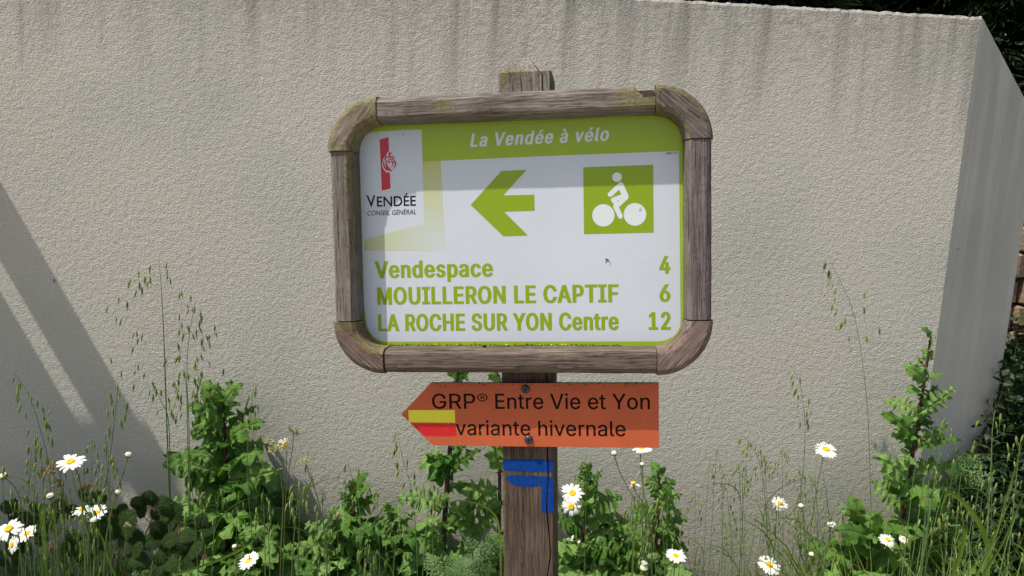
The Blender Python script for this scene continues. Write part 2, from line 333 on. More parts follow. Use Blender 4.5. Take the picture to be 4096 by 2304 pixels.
GDATA = """.188;95,-4 78,-1 63,9 53,24 50,41 53,59 63,73 78,83 95,87 113,83 128,73 138,59 141,41 138,24 128,9 113,-1|1453;76,0 76,55 391,55 391,0;276,509 276,0 212,0 212,448 209,448 86,358 86,427 198,509|2453;64,0 64,47 234,229 261,257 282,282 299,305 311,327 318,348 320,371 317,397 308,419 293,436 273,449 250,457 224,460 196,457 172,447 153,433 139,413 130,390 127,362 66,362 67,384 71,405 77,424 86,442 111,473 143,496 162,505 182,511 203,514 225,516 247,514 268,511 288,505 306,497 337,474 361,445 376,411 381,372 378,345 371,318 357,290 336,259 322,241 306,223 288,202 267,180 153,60 153,57 389,57 389,0|4453;40,105 40,158 247,509 311,509 109,166 109,163 413,163 413,105;282,0 282,121 282,146 282,318 343,318 343,0|6453;226,-7 203,-5 182,-1 161,5 142,15 125,26 109,40 96,56 84,74 75,94 69,115 65,138 64,162 68,199 80,239 89,261 102,285 118,311 137,340 252,509 322,509 151,261 145,261 154,275 165,288 179,299 196,307 214,312 235,314 257,313 278,309 298,303 316,295 346,271 370,240 378,221 384,201 388,180 389,157 388,134 384,112 377,92 368,73 356,55 343,39 327,26 310,14 291,5 271,-2 249,-6;226,48 254,52 279,63 299,79 314,101 324,128 327,157 324,187 314,213 299,235 279,251 254,262 226,265 198,262 174,252 153,235 138,214 128,188 125,158 128,128 138,102 153,79 174,63 198,52|9453;226,516 249,514 271,510 291,503 310,494 328,482 343,468 356,452 368,434 377,414 384,393 388,371 389,347 385,309 373,270 363,248 350,224 334,197 315,168 200,0 130,0 301,248 307,248 299,234 287,221 273,210 257,202 238,196 218,195 195,196 175,199 155,206 137,214 106,237 83,269 74,287 68,307 65,329 64,352 65,375 69,397 75,417 85,436 96,454 110,469 125,483 143,494 162,504 182,510 203,514;226,460 199,457 174,446 154,429 138,407 129,381 125,352 129,322 138,295 154,274 174,257 199,247 226,243 254,247 279,257 299,273 314,295 324,321 327,350 324,381 314,407 299,429 279,446 254,457|A480;16,0 201,509 276,509 463,0 395,0 287,302 276,334 264,372 257,394 250,420 241,447 232,478 245,478 236,447 228,419 220,393 213,371 201,333 191,302 85,0;110,142 110,199 370,199 370,142|C510;267,-7 235,-5 205,1 177,11 150,25 126,42 104,63 86,88 70,115 57,146 48,179 42,215 40,254 42,293 48,329 57,362 70,393 86,421 104,445 126,466 150,484 177,498 205,508 235,514 267,516 305,513 340,504 373,490 402,471 427,447 448,418 463,385 473,348 408,348 401,373 389,395 375,413 357,428 337,440 315,449 292,454 267,456 245,454 223,450 203,443 184,432 166,419 150,403 137,385 125,364 116,340 109,314 105,285 103,254 105,223 109,194 116,168 125,145 137,123 151,105 166,89 184,76 203,66 223,59 245,54 267,53 292,55 315,60 337,69 357,81 375,96 389,114 401,136 408,160 473,160 463,124 448,91 428,62 402,38 373,19 341,5 305,-4|E419;60,0 60,509 372,509 372,452 125,452 125,286 355,286 355,229 125,229 125,57 375,57 375,0|F410;60,0 60,509 369,509 369,452 125,452 125,278 346,278 346,221 125,221 125,0|G520;269,-7 236,-5 205,1 176,11 149,25 125,43 104,64 85,88 69,116 57,146 47,179 42,215 40,254 42,293 47,329 57,362 69,393 85,421 103,445 125,466 149,484 175,498 203,508 233,514 265,516 304,513 340,504 374,489 403,469 429,445 449,416 465,384 474,349 408,349 399,372 387,393 373,411 356,427 337,439 315,448 291,454 265,456 243,454 222,450 202,443 183,432 166,419 150,404 137,385 125,364 116,340 109,314 105,285 103,254 105,223 109,194 116,168 125,145 137,124 151,105 166,90 184,76 203,66 224,59 246,54 269,53 309,57 345,71 374,93 396,123 404,141 410,160 414,180 415,202 434,199 283,199 283,256 478,256 478,200 476,170 471,141 463,115 451,91 436,69 419,50 399,33 377,19 352,8 326,0 298,-5|H517;60,0 60,509 125,509 125,289 392,289 392,509 457,509 457,0 392,0 392,232 125,232 125,0|I300;31,0 31,57 118,57 118,452 31,452 31,509 269,509 269,452 183,452 183,57 269,57 269,0|L393;60,0 60,509 125,509 125,57 361,57 361,0|M628;60,0 60,509 152,509 277,187 282,174 287,159 299,123 305,103 311,84 317,65 322,49 307,49 318,83 330,121 336,140 342,158 348,174 352,187 476,509 568,509 568,0 504,0 504,291 504,327 505,347 505,369 506,413 507,457 513,457 505,433 498,409 482,363 474,341 467,322 461,305 456,291 342,0 286,0 170,291 165,304 159,321 145,361 137,384 129,408 121,432 112,457 119,457 120,416 121,372 122,328 122,309 122,291 122,0|N523;60,0 60,509 136,509 343,183 352,169 363,151 375,130 388,107 401,82 414,55 405,54 402,81 401,108 400,134 399,157 399,195 399,509 463,509 463,0 387,0 202,290 190,310 177,331 164,354 148,381 108,452 119,454 122,384 123,354 124,328 125,307 125,291 125,0|O533;267,-7 235,-5 205,1 177,11 150,25 126,42 105,63 86,88 70,115 57,146 48,179 42,215 40,254 42,293 48,329 57,362 70,393 86,421 105,445 126,466 150,484 177,498 205,508 235,514 267,516 299,514 329,508 357,498 384,484 408,466 429,445 448,421 464,393 477,362 486,329 491,293 493,254 491,215 486,179 477,146 464,115 448,88 429,63 408,42 384,25 357,11 329,1 299,-5;267,53 289,54 310,59 330,66 349,76 367,89 383,105 396,123 408,144 418,168 425,194 429,223 430,254 429,286 425,314 418,341 408,365 396,386 383,404 367,420 349,433 330,443 310,450 289,454 267,456 245,454 223,450 203,443 184,433 167,420 151,404 137,385 125,364 116,340 109,314 105,285 103,254 105,223 109,194 116,168 125,144 137,123 151,105 167,89 184,76 203,66 223,59 245,54|P445;60,0 60,509 235,509 263,507 289,503 312,497 332,487 350,476 366,462 379,447 390,430 398,411 404,391 407,370 409,348 407,325 404,304 398,284 390,265 379,248 366,233 350,219 332,207 312,198 289,191 263,187 235,186 109,186 109,242 233,242 269,246 297,256 318,272 333,294 342,319 344,348 342,376 333,402 318,423 297,439 268,449 232,452 125,452 125,0|R449;60,0 60,509 236,509 264,507 290,504 313,497 333,489 367,465 390,433 399,415 405,395 408,374 409,352 408,330 405,309 399,290 390,271 367,240 333,217 312,209 289,203 264,199 236,198 96,198 96,255 234,255 269,258 298,267 319,281 334,300 342,324 345,352 342,380 334,405 319,425 298,440 269,449 233,452 125,452 125,0;353,0 230,229 303,229 428,0|S447;224,-9 197,-8 172,-4 149,1 128,9 108,19 91,31 76,45 64,60 54,77 46,96 41,115 38,137 104,137 110,110 123,88 142,71 166,59 194,52 224,49 257,52 286,60 311,74 329,92 341,114 346,139 342,161 332,179 316,193 296,205 272,214 245,222 184,239 154,249 128,260 105,274 86,289 71,307 60,326 54,348 52,372 58,413 75,448 87,463 102,476 119,488 138,498 158,506 180,511 203,514 227,516 252,514 275,511 296,505 316,498 351,476 377,449 394,415 401,378 337,378 326,412 302,437 286,447 267,453 247,457 225,459 194,456 167,448 145,435 129,418 118,398 115,376 119,352 131,334 148,319 169,308 191,300 212,293 264,279 287,272 312,264 336,252 359,238 379,220 395,198 405,171 408,139 403,99 386,64 374,48 360,34 343,21 323,11 302,2 278,-4 252,-8|T449;32,452 32,509 417,509 417,452 257,452 257,0 193,0 193,452|U517;259,-8 230,-7 203,-2 177,5 154,15 133,28 114,43 98,60 85,80 74,101 66,124 62,148 60,173 60,509 124,509 124,178 128,144 141,113 160,87 187,68 220,56 259,52 298,56 331,68 357,87 377,113 389,144 393,178 393,509 457,509 457,173 456,148 451,124 443,101 433,80 419,60 403,43 384,28 363,15 340,5 315,-2 288,-7|V480;204,0 16,509 84,509 192,206 203,176 215,137 222,115 230,89 239,61 248,31 235,31 244,62 252,90 260,115 267,138 279,176 290,206 395,509 463,509 278,0|Y472;203,0 203,208 16,509 91,509 192,344 208,318 222,292 236,264 250,230 224,230 237,265 251,293 265,318 280,344 381,509 455,509 268,208 268,0|_319;319,0 319,-56 0,-56 0,0|a389;160,-9 126,-5 94,5 68,22 48,45 35,73 30,108 34,138 43,161 58,179 78,193 100,203 125,211 152,216 178,220 209,224 234,227 252,230 265,235 273,243 276,255 276,257 273,279 267,297 256,311 240,322 220,329 196,331 171,329 149,322 132,313 118,301 107,288 100,274 41,291 57,322 79,346 104,364 133,375 163,382 194,384 215,383 239,379 263,372 286,360 306,343 322,320 333,290 337,251 337,0 277,0 277,52 272,52 264,38 252,25 236,12 215,1 190,-6;170,45 202,49 228,59 248,74 263,93 272,115 276,138 276,190 270,186 259,182 246,179 231,176 216,173 200,171 175,168 154,164 134,159 117,150 103,139 95,124 92,105 94,87 102,72 114,61 130,52 149,47|c396;207,-8 182,-7 159,-2 137,6 117,16 98,30 82,46 68,64 56,85 46,108 40,133 36,159 34,187 36,216 40,243 46,268 56,291 68,312 82,330 98,346 117,360 137,371 159,378 182,383 207,384 234,383 260,377 284,368 305,356 324,341 340,322 353,301 362,277 303,262 298,276 290,289 281,301 270,311 257,319 242,325 226,329 207,330 173,325 145,310 124,287 108,258 99,224 96,187 99,151 108,117 124,89 145,66 173,51 207,46 226,48 243,52 258,58 271,66 282,76 292,89 299,102 304,117 363,102 354,78 341,56 325,37 306,21 285,9 261,-1 235,-6|d424;195,-8 172,-7 151,-2 130,5 111,16 94,29 79,45 66,64 55,84 46,108 39,133 35,160 34,189 35,218 39,245 46,270 55,293 66,313 79,332 95,347 112,361 131,371 151,378 173,383 196,384 228,381 253,373 272,360 287,346 298,331 306,319 311,319 311,509 372,509 372,0 313,0 313,59 307,59 298,46 287,31 272,17 252,4 227,-5;205,47 236,51 263,65 284,86 299,115 309,150 312,189 309,229 300,263 284,291 263,312 237,325 205,330 172,325 145,311 124,290 108,261 99,227 96,189 99,151 109,117 124,88 145,66 172,51|e404;212,-8 185,-7 161,-2 138,6 117,16 98,30 82,46 68,64 56,85 46,108 40,132 35,159 34,187 35,215 39,242 46,267 55,290 67,311 81,329 97,346 115,359 135,370 157,378 180,383 205,384 236,382 266,374 294,361 319,341 341,315 357,282 363,263 368,242 370,219 371,194 371,169 75,169 75,221 338,221 310,202 307,237 298,269 283,294 263,314 237,326 205,330 173,326 146,313 125,294 109,270 99,241 96,211 96,178 100,139 110,106 128,80 151,61 179,50 212,46 234,48 254,53 271,61 285,73 297,88 306,105 365,91 353,63 335,39 311,19 283,4 249,-5|h410;114,227 114,0 53,0 53,509 114,509 114,287 102,287 112,312 124,332 137,349 152,362 187,379 227,384 264,380 295,369 321,349 341,321 348,304 353,285 356,264 357,240 357,0 296,0 296,235 290,275 273,304 246,323 210,329 184,326 161,317 141,303 126,283 117,257|i167;53,0 53,379 114,379 114,0;84,443 67,446 54,455 44,468 41,483 44,499 54,512 67,521 84,524 100,521 114,512 123,499 126,483 123,468 114,455 100,446|l189;139,-2 101,3 74,20 58,47 53,84 53,509 114,509 114,99 115,77 120,62 130,54 146,52 154,52 160,53 170,54 181,3 172,1 162,-1 151,-2|n410;114,227 114,0 53,0 53,379 112,379 112,287 102,287 112,312 124,332 137,349 152,362 187,379 227,384 264,380 295,369 321,349 341,321 348,304 353,285 356,264 357,240 357,0 296,0 296,235 290,275 273,304 246,323 210,329 184,326 161,317 141,303 126,283 117,257|o415;207,-8 182,-7 159,-2 137,6 117,16 98,30 82,46 68,64 56,85 46,108 40,133 36,159 34,187 36,216 40,243 46,268 56,291 68,312 82,330 98,346 117,360 137,371 159,378 182,383 207,384 233,383 256,378 278,371 299,360 317,346 333,330 347,312 359,291 369,268 376,243 380,216 381,187 380,159 376,133 369,108 359,85 347,64 333,46 317,30 299,16 278,6 256,-2 233,-7;207,46 242,51 270,66 292,89 307,117 316,151 319,187 316,224 307,258 292,287 270,310 242,325 207,330 173,325 145,310 124,287 108,258 99,224 96,187 99,151 108,117 124,89 145,66 173,51|p424;53,-143 53,379 112,379 112,319 118,319 126,331 137,346 152,360 171,373 197,381 229,384 252,383 274,378 294,371 313,361 330,347 345,332 359,313 370,293 379,270 385,245 389,218 390,189 389,160 385,133 379,108 370,84 359,64 346,45 330,29 313,16 294,5 274,-2 252,-7 229,-8 198,-5 173,4 153,17 138,31 127,46 118,59 114,59 114,-143;220,47 253,51 279,66 301,88 316,117 325,151 328,189 325,227 316,261 301,290 280,311 253,325 220,330 188,325 161,312 140,291 125,263 116,229 113,189 116,150 125,115 140,86 162,65 188,51|r259;53,0 53,379 112,379 112,321 115,321 130,347 152,367 181,380 213,385 221,385 229,384 243,384 243,322 239,323 230,324 219,325 207,326 182,323 159,315 140,301 126,284 117,262 114,237 114,0|s365;182,-8 145,-5 112,3 84,18 62,38 45,63 36,94 94,107 105,79 124,60 150,49 181,45 217,50 244,62 262,81 268,103 265,121 254,136 237,147 212,155 149,170 125,177 104,186 87,196 72,208 53,237 47,274 51,305 65,332 87,354 115,370 149,381 187,384 223,381 254,372 279,358 299,339 314,316 324,290 268,277 258,298 243,316 219,328 187,333 156,329 131,317 114,299 109,277 112,258 124,243 144,232 172,223 229,209 254,202 275,194 292,183 306,171 325,142 331,107 326,75 312,47 290,24 260,6 223,-5|t227;204,379 204,327 6,327 6,379;65,471 126,471 126,98 128,76 136,61 150,53 170,50 177,50 185,51 194,52 202,54 213,2 203,-1 192,-3 180,-4 168,-4 145,-3 125,2 107,10 92,21 72,52 65,93|v389;163,0 17,379 84,379 165,155 177,121 187,87 196,53 206,21 184,21 194,53 203,87 213,121 224,155 305,379 371,379 226,0|®463;231,118 192,122 154,134 121,152 91,177 67,206 48,240 37,277 33,317 37,357 48,394 67,428 91,457 121,482 154,500 192,512 231,516 271,512 309,500 343,482 372,457 396,428 415,394 426,357 430,317 426,277 415,240 396,206 372,177 343,152 309,134 271,122;231,166 271,171 307,187 338,210 362,241 377,277 382,317 377,357 362,393 338,423 307,447 271,462 231,467 192,462 156,447 125,423 101,393 86,357 81,317 86,277 101,241 125,210 156,187 192,171;273,226 228,312 273,312 319,226;161,226 161,409 253,409 266,407 279,402 292,394 302,383 309,368 311,350 309,332 302,316 291,304 278,295 264,289 250,287 185,287 185,319 239,319 248,321 257,327 264,337 267,350 264,364 257,372 248,376 239,378 203,378 203,226|à389;160,-9 126,-5 94,5 68,22 48,45 35,73 30,108 34,138 43,161 58,179 78,193 100,203 125,211 152,216 178,220 209,224 234,227 252,230 265,235 273,243 276,255 276,257 273,279 267,297 256,311 240,322 220,329 196,331 171,329 149,322 132,313 118,301 107,288 100,274 41,291 57,322 79,346 104,364 133,375 163,382 194,384 215,383 239,379 263,372 286,360 306,343 322,320 333,290 337,251 337,0 277,0 277,52 272,52 264,38 252,25 236,12 215,1 190,-6;170,45 202,49 228,59 248,74 263,93 272,115 276,138 276,190 270,186 259,182 246,179 231,176 216,173 200,171 175,168 154,164 134,159 117,150 103,139 95,124 92,105 94,87 102,72 114,61 130,52 149,47;165,429 99,529 168,529 215,429|é404;212,-8 185,-7 161,-2 138,6 117,16 98,30 82,46 68,64 56,85 46,108 40,132 35,159 34,187 35,215 39,242 46,267 55,290 67,311 81,329 97,346 115,359 135,370 157,378 180,383 205,384 236,382 266,374 294,361 319,341 341,315 357,282 363,263 368,242 370,219 371,194 371,169 75,169 75,221 338,221 310,202 307,237 298,269 283,294 263,314 237,326 205,330 173,326 146,313 125,294 109,270 99,241 96,211 96,178 100,139 110,106 128,80 151,61 179,50 212,46 234,48 254,53 271,61 285,73 297,88 306,105 365,91 353,63 335,39 311,19 283,4 249,-5;177,429 225,529 293,529 227,429| 188"""
# ------------------------------------------------------------------ ground and walls
def flat(name, pts, z, mat, kind='structure'):
    me = mesh([(x, y, z) for x, y in pts], [tuple(range(len(pts)))], mat)
    return tag(link(name, me), kind=kind)
flat('ground', [(-60, -60), (60, -60), (60, 60), (-60, 60)], 0.0, M['soil'])
flat('bounce_ground', [(-40, -4.5), (40, -4.5), (40, 0.7), (-40, 0.7)], 0.004, M['bounce'])  # unseen pale ground, added to bounce warm light onto wall and sign

wa = R(1.29); WD = Vector((math.cos(wa), math.sin(wa), 0)); WN = Vector((-math.sin(wa), math.cos(wa), 0))
W0 = WN * 2.3 * math.cos(wa) / 1.0; W0 = Vector((0, 2.3, 0))
WTOP = CAMH + 0.6203
def wp(s, z, off=0.0): return W0 + WD * s + WN * off + Vector((0, 0, z))
cx_ = 1.4453 / WD.x                                    # distance along the wall of its right-hand corner
EA = R(25); ED = Vector((math.cos(EA), math.sin(EA), 0)); EN = Vector((-math.sin(EA), math.cos(EA), 0))
C0 = wp(cx_, 0)
pf = hit(4108, 800, C0, EN); efar = (pf - C0).dot(ED)
pr = hit(4150, 500, C0, EN); zfar = pr.z
wall = thing('rendered_wall', wp(0, WTOP), 'long grey rough rendered wall with a sloping end, standing behind the sign', 'wall')
wall.rotation_euler = (0, 0, wa)
winv = wall.matrix_basis.inverted() if False else None
Wm = Matrix.Translation(wp(0, WTOP)) @ Matrix.Rotation(wa, 4, 'Z'); Wi = Wm.inverted()
def ridge(s): return 0.0035 * noise.noise(Vector((s * 30, 0, 0))) + 0.003 * noise.noise(Vector((s * 90, 3, 0)))
# front sheet: an uneven top arris, rounded over onto the top, then the top and the back
bm = bmesh.new(); L0 = -7.0; n = 900; rows = []
ss = [L0 + (cx_ - L0) * i / n for i in range(n + 1)]
prof = [(0.0, -2.35), (0.0, -1.0), (0.0, -0.05), (0.0, -0.012), (0.004, -0.003), (0.014, 0.0), (0.22, 0.0), (0.22, -2.35)]
for s in ss:
    j = ridge(s)
    row = []
    for k, (o, z) in enumerate(prof):
        zz = z + (j if 3 <= k <= 6 else 0)
        oo = o + (0.0015 * noise.noise(Vector((s * 60, 9, k))) if 3 <= k <= 5 else 0)
        row.append(bm.verts.new((s, oo, zz)))
    rows.append(row)
for a, b in zip(rows, rows[1:]):
    for k in range(len(prof) - 1): bm.faces.new((a[k], b[k], b[k + 1], a[k + 1]))
bm.faces.new(rows[0])
link('wall_face', bm_mesh(bm, M['stucco']), wall)
# end face: turns away and ramps down
bm = bmesh.new(); n = 60
ft = []; fb = []; bt = []; bb_ = []
for i in range(n + 1):
    t = i / n; q = C0 + ED * (efar * t) + ED * 0.001
    zt = WTOP + (zfar - WTOP) * t + ridge(40 + t) * 0.5
    f = Wi @ Vector((q.x, q.y, zt)); g = Wi @ Vector((q.x, q.y, -0.15)); q2 = q + EN * 0.2
    h = Wi @ Vector((q2.x, q2.y, zt)); k = Wi @ Vector((q2.x, q2.y, -0.15))
    ft.append(bm.verts.new(f)); fb.append(bm.verts.new(g)); bt.append(bm.verts.new(h)); bb_.append(bm.verts.new(k))
for i in range(n):
    bm.faces.new((fb[i], fb[i + 1], ft[i + 1], ft[i])); bm.faces.new((ft[i], ft[i + 1], bt[i + 1], bt[i])); bm.faces.new((bt[i], bt[i + 1], bb_[i + 1], bb_[i]))
bm.faces.new((fb[n], ft[n], bt[n], bb_[n])); bm.faces.new((fb[0], ft[0], bt[0], bb_[0]))
link('end_face', bm_mesh(bm, M['stucco_end']), wall, label='smoother streaked end of the wall, ramping down away from the corner')

# rubble stone wall further back on the right
sw = thing('stone_wall', (2.1, 3.35, 0), 'low brown rubble stone wall half hidden behind the end of the grey wall', 'wall')
bm = bmesh.new(); bmesh.ops.create_cube(bm, size=1); 
for v in bm.verts: v.co = Vector((v.co.x * 3.2 + 1.6, v.co.y * 0.3 + 0.175, v.co.z * 1.50 + 0.75))
link('mortar', bm_mesh(bm, M['mortar']), sw)
def stone_mesh(k):
    bm = bmesh.new(); bmesh.ops.create_cube(bm, size=1)
    bmesh.ops.bevel(bm, geom=bm.edges[:] , offset=0.09, segments=1, affect='EDGES')
    for v in bm.verts: v.co += noise.noise_vector(v.co * 2 + Vector((k * 9, 0, 0))) * 0.05
    return bm_mesh(bm, M['stone'])
SM = [stone_mesh(i) for i in range(4)]
for row in range(12):
    x = -0.1 * rnd.random()
    while x < 3.2:
        L = rnd.uniform(0.18, 0.42); h = 0.118
        o = link('stone', SM[rnd.randrange(4)], sw)
        o.matrix_basis = Matrix.Translation((x + L / 2, 0.02 + rnd.uniform(-.012, .012), 0.062 + row * 0.125)) @ Matrix.Diagonal((L - 0.012, 0.12, h, 1))
        x += L

# boards added out of view; their edge and gap throw the diagonal shade
caster = thing('shade_boards', wp(-2.0, 2.05), 'unseen boards added to cast the diagonal shade on the left of the grey wall', 'shade caster')
caster.rotation_euler = (0, 0, wa)
kx = SUN.x / -SUN.z; 
def caster_slab(x0, x1, z, name):
    bm = bmesh.new(); bmesh.ops.create_cube(bm, size=1)
    for v in bm.verts: v.co = Vector((x0 + (x1 - x0) * (v.co.x + .5), -1.0 * (v.co.y + .5), z + 0.018 * v.co.z))
    link(name, bm_mesh(bm, M['timber']), caster)
# ------------------------------------------------------------------ sign geometry
SR = Vector((0.990431172810423, -0.1149573114389826, 0.07636038548940689))
SU = Vector((-0.06751797304571572, 0.07894546047679565, 0.9945898338440349))
SY = Vector((0.12036367907790152, 0.9902284740487055, -0.07042836035294645))
ST = Vector((-0.3308747436259068, 1.2332062182442747, 0.1360437654258707)) + CAM
SMAT = Matrix.Translation(ST) @ Matrix((SR, SY, SU)).transposed().to_4x4()
def S(px, py, y):
    p = hit(px, py, ST + SY * y, SY) - ST
    return Vector((p.dot(SR), y, p.dot(SU)))
SW, SH = 0.64, 0.4704
post = thing('wooden_post', (0, 0, 0), 'weathered square wooden post with a pointed top, carrying the cycle route sign', 'post')
post.matrix_world = SMAT @ Matrix.Translation((0.3375, 0.08, -1.80))
def rel(parent_mat): return parent_mat.inverted() @ SMAT
# --- post: lofted so that the drying crack is a real groove
PF = 0.033; PW = 0.0915; PD = 0.092
def crackx(z):
    k = [(0.04, 0.075), (-0.05, 0.0785), (-0.6, 0.0795), (-0.665, 0.0805), (-0.685, 0.0783), (-0.72, 0.0772), (-0.755, 0.0805), (-0.80, 0.0835), (-0.86, 0.075), (-1.2, 0.069), (-1.8, 0.066)]
    for (a, xa), (b, xb) in zip(k, k[1:]):
        if b <= z <= a: return xa + (xb - xa) * (a - z) / (a - b)
    return 0.07
bm = bmesh.new(); rings = []; moss = []
zs = [-1.80 + i * 0.012 for i in range(154)]; zs = [z for z in zs if z < 0.039] + [0.0405]
for z in zs:
    x0 = 0.2901 + (z - 0.037) * 0.0064
    cxk = crackx(z); wv = 0.0011 + 0.0007 * noise.noise(Vector((0, 0, z * 18)))
    if -0.42 < z < -0.03: wv = 0.0006
    dp = 0.012
    jit = 0.0004 * noise.noise(Vector((4, 0, z * 25)))
    P = [(0.003, 0.0), (0.02, 0), (0.045, 0), (cxk - wv, 0.0), (cxk, dp), (cxk + wv, 0.0), (PW - 0.004, 0), (PW - 0.0005, 0.004), (PW, PD - 0.004), (PW - 0.004, PD), (0.004, PD), (0.0, PD - 0.004), (0.0, 0.003)]
    rings.append([bm.verts.new((x0 + a + jit, PF + b, z)) for a, b in P])
    top = max(0, 1 + (z - 0.037) / 0.05)
    moss.append([min(1, 0.42 * top + (0.7 if k in (0, 12, 7, 8) else 0.0) * (1 if z > -0.1 else 0.5)) for k in range(len(P))])
for a, b in zip(rings, rings[1:]):
    for k in range(13): bm.faces.new((a[k], a[(k + 1) % 13], b[(k + 1) % 13], b[k]))
apx = bm.verts.new((0.336, PF + PD * .5, 0.080))
for k in range(13): bm.faces.new((rings[-1][k], rings[-1][(k + 1) % 13], apx))
nv = [m for r_ in moss for m in r_] + [0.1]
me = bm_mesh(bm, M['wood_post']); fattr(me, 'moss', nv)
me.transform(rel(post.matrix_world)); pb = link('post_body', me, post)
M['wood_top'] = wood('weathered_post_head', 'z', (0.36, 0.33, 0.33), (0.14, 0.12, 0.11), warp=0.03, seed=8)
me.materials.append(M['wood_top'])
for p_ in me.polygons:
    if (post.matrix_world.inverted() @ SMAT).inverted() @ p_.center and ((rel(post.matrix_world).inverted() @ p_.center).z > -0.2): p_.material_index = 1
# --- blue blaze, painted either side of the crack (small cells, ragged edge)
def inside(x, z, poly):
    c = False; j = len(poly) - 1
    for i in range(len(poly)):
        if (poly[i][1] > z) != (poly[j][1] > z) and x < (poly[j][0] - poly[i][0]) * (z - poly[i][1]) / (poly[j][1] - poly[i][1]) + poly[i][0]: c = not c
        j = i
    return c
def painted(name, polys, y, cell, mat, parent, relm, holes=lambda x, z: False, rag=0.0007):
    P = [[(S(px, py, y).x, S(px, py, y).z) for px, py in q] for q in polys]
    xs = [a for q in P for a, b in q]; zz = [b for q in P for a, b in q]
    x0, x1, z0, z1 = min(xs), max(xs), min(zz), max(zz)
    nx = int((x1 - x0) / cell) + 1; nz = int((z1 - z0) / cell) + 1; vi = {}; V = []; F = []
    def vid(i, j):
        if (i, j) not in vi: vi[(i, j)] = len(V); V.append((x0 + i * cell, y, z0 + j * cell))
        return vi[(i, j)]
    for i in range(nx):
        for j in range(nz):
            x = x0 + (i + .5) * cell; z = z0 + (j + .5) * cell
            o = noise.noise_vector(Vector((x * 260, 0, z * 90))) * rag
            if holes(x, z): continue
            if any(inside(x + o.x, z + o.z, q) for q in P): F.append((vid(i, j), vid(i + 1, j), vid(i + 1, j + 1), vid(i, j + 1)))
    me = mesh(V, F, mat); me.transform(relm); return link(name, me, parent)
blaze = [[(2010, 1850), (2016, 1839), (2060, 1836), (2200, 1838), (2213, 1848), (2211, 1889), (2150, 1887), (2090, 1886), (2013, 1880)],
         [(2022, 1916), (2032, 1904), (2060, 1898), (2213, 1908), (2214, 1960), (2214, 2044), (2206, 2050), (2168, 2049), (2163, 2006), (2170, 1946), (2080, 1946), (2048, 1936)]]
painted('paint_mark', blaze, PF - 0.0004, 0.0008, M['blue'], post, rel(post.matrix_world), lambda x, z: abs(x - (0.2901 + (z - 0.037) * 0.0064) - crackx(z)) < 0.0011 or noise.noise(Vector((x * 420, 1, z * 45))) + 0.6 * noise.noise(Vector((x * 60, 7, z * 60))) > 0.62, 0.0012)

# --- the framed cycle route sign
sign = thing('cycle_route_sign', ST, 'large cycle route sign in a rounded weathered wooden frame on the post', 'sign', mat=SMAT)
PRO = [(0.008, 0.032), (0.001, 0.028), (0.0, 0.004), (0.0012, -0.006), (0.005, -0.0125), (0.0105, -0.0158), (0.021, -0.0165), (0.0335, -0.0164), (0.0352, -0.0155), (0.0392, -0.0105), (0.0405, -0.0075), (0.0430, 0.032)]
PYP = 0.026
RC = 0.0885
def rail(a, b, outn, name, mat, mossf, hole=None, n=70, shrink=0.0):
    a, b, outn = Vector(a), Vector(b), Vector(outn); bm = bmesh.new(); rg = []; ms = []
    for i in range(n + 1):
        t = i / n; p = a.lerp(b, t); row = []
        for k, (u, y) in enumerate(PRO):
            wob = 0.0005 * noise.noise(Vector((t * 9 + outn.x * 7, k * .6, outn.z * 5))) + 0.0003 * noise.noise(Vector((t * 40, k, 3 + outn.z)))
            uu = u + wob + (shrink if k < 6 else 0); yy = y + (shrink if 3 <= k <= 10 else 0) + wob
            if hole: uu, yy = hole(t, uu, yy)
            row.append(bm.verts.new(p - outn * uu + Vector((0, yy, 0))))
            ms.append(mossf(t, k))
        rg.append(row)
    for r1, r2 in zip(rg, rg[1:]):
        for k in range(len(PRO)): bm.faces.new((r1[k], r1[(k + 1) % len(PRO)], r2[(k + 1) % len(PRO)], r2[k]))
    bm.faces.new(rg[0]); bm.faces.new(rg[-1])
    me = bm_mesh(bm, mat, True); me.set_sharp_from_angle(angle=R(24)); fattr(me, 'moss', ms); return link(name, me, sign)
def corner(cx, cz, a0, name, mat, mossf):
    bm = bmesh.new(); rg = []; ms = []; n = 26; grow = 0.0022
    for i in range(n + 1):
        t = i / n; an = a0 + t * math.pi / 2; e = Vector((math.cos(an), 0, math.sin(an))); row = []
        # follows a slightly squared arc, standing a little proud of the rails
        for k, (u, y) in enumerate(PRO):
            rr = RC - u + (grow if k < 6 else (-0.001 if k > 8 else 0)); yy = y - (grow * .8 if 2 <= k <= 9 else 0)
            wob = 0.0006 * noise.noise(Vector((t * 6 + a0, k * .5, 2)))
            row.append(bm.verts.new(Vector((cx, yy + wob, cz)) + e * (rr + wob)))
            ms.append(mossf(t, k))
        rg.append(row)
    for r1, r2 in zip(rg, rg[1:]):
        for k in range(len(PRO)): bm.faces.new((r1[k], r1[(k + 1) % len(PRO)], r2[(k + 1) % len(PRO)], r2[k]))
    bm.faces.new(rg[0]); bm.faces.new(rg[-1])
    me = bm_mesh(bm, mat, True); me.set_sharp_from_angle(angle=R(24)); fattr(me, 'moss', ms); return link(name, me, sign)
g_ = 0.0012
def hole_top(t, u, y):
    # rotted knot at the right-hand end of the top rail
    d = (t - 0.925) / 0.075
    if d > 0 and u < 0.0135:
        k = min(1.0, d * 2.4) * (1.0 if d < 0.98 else 0.9)
        dep = 0.0145 * k * (0.85 + 0.3 * noise.noise(Vector((t * 160, u * 90, 0))))
        if y < 0.004: return u + dep * 0.85, y + 0.004 * k if u < 0.01 else y
        if y < 0.02: return u + dep * 0.9, y
    return u, y
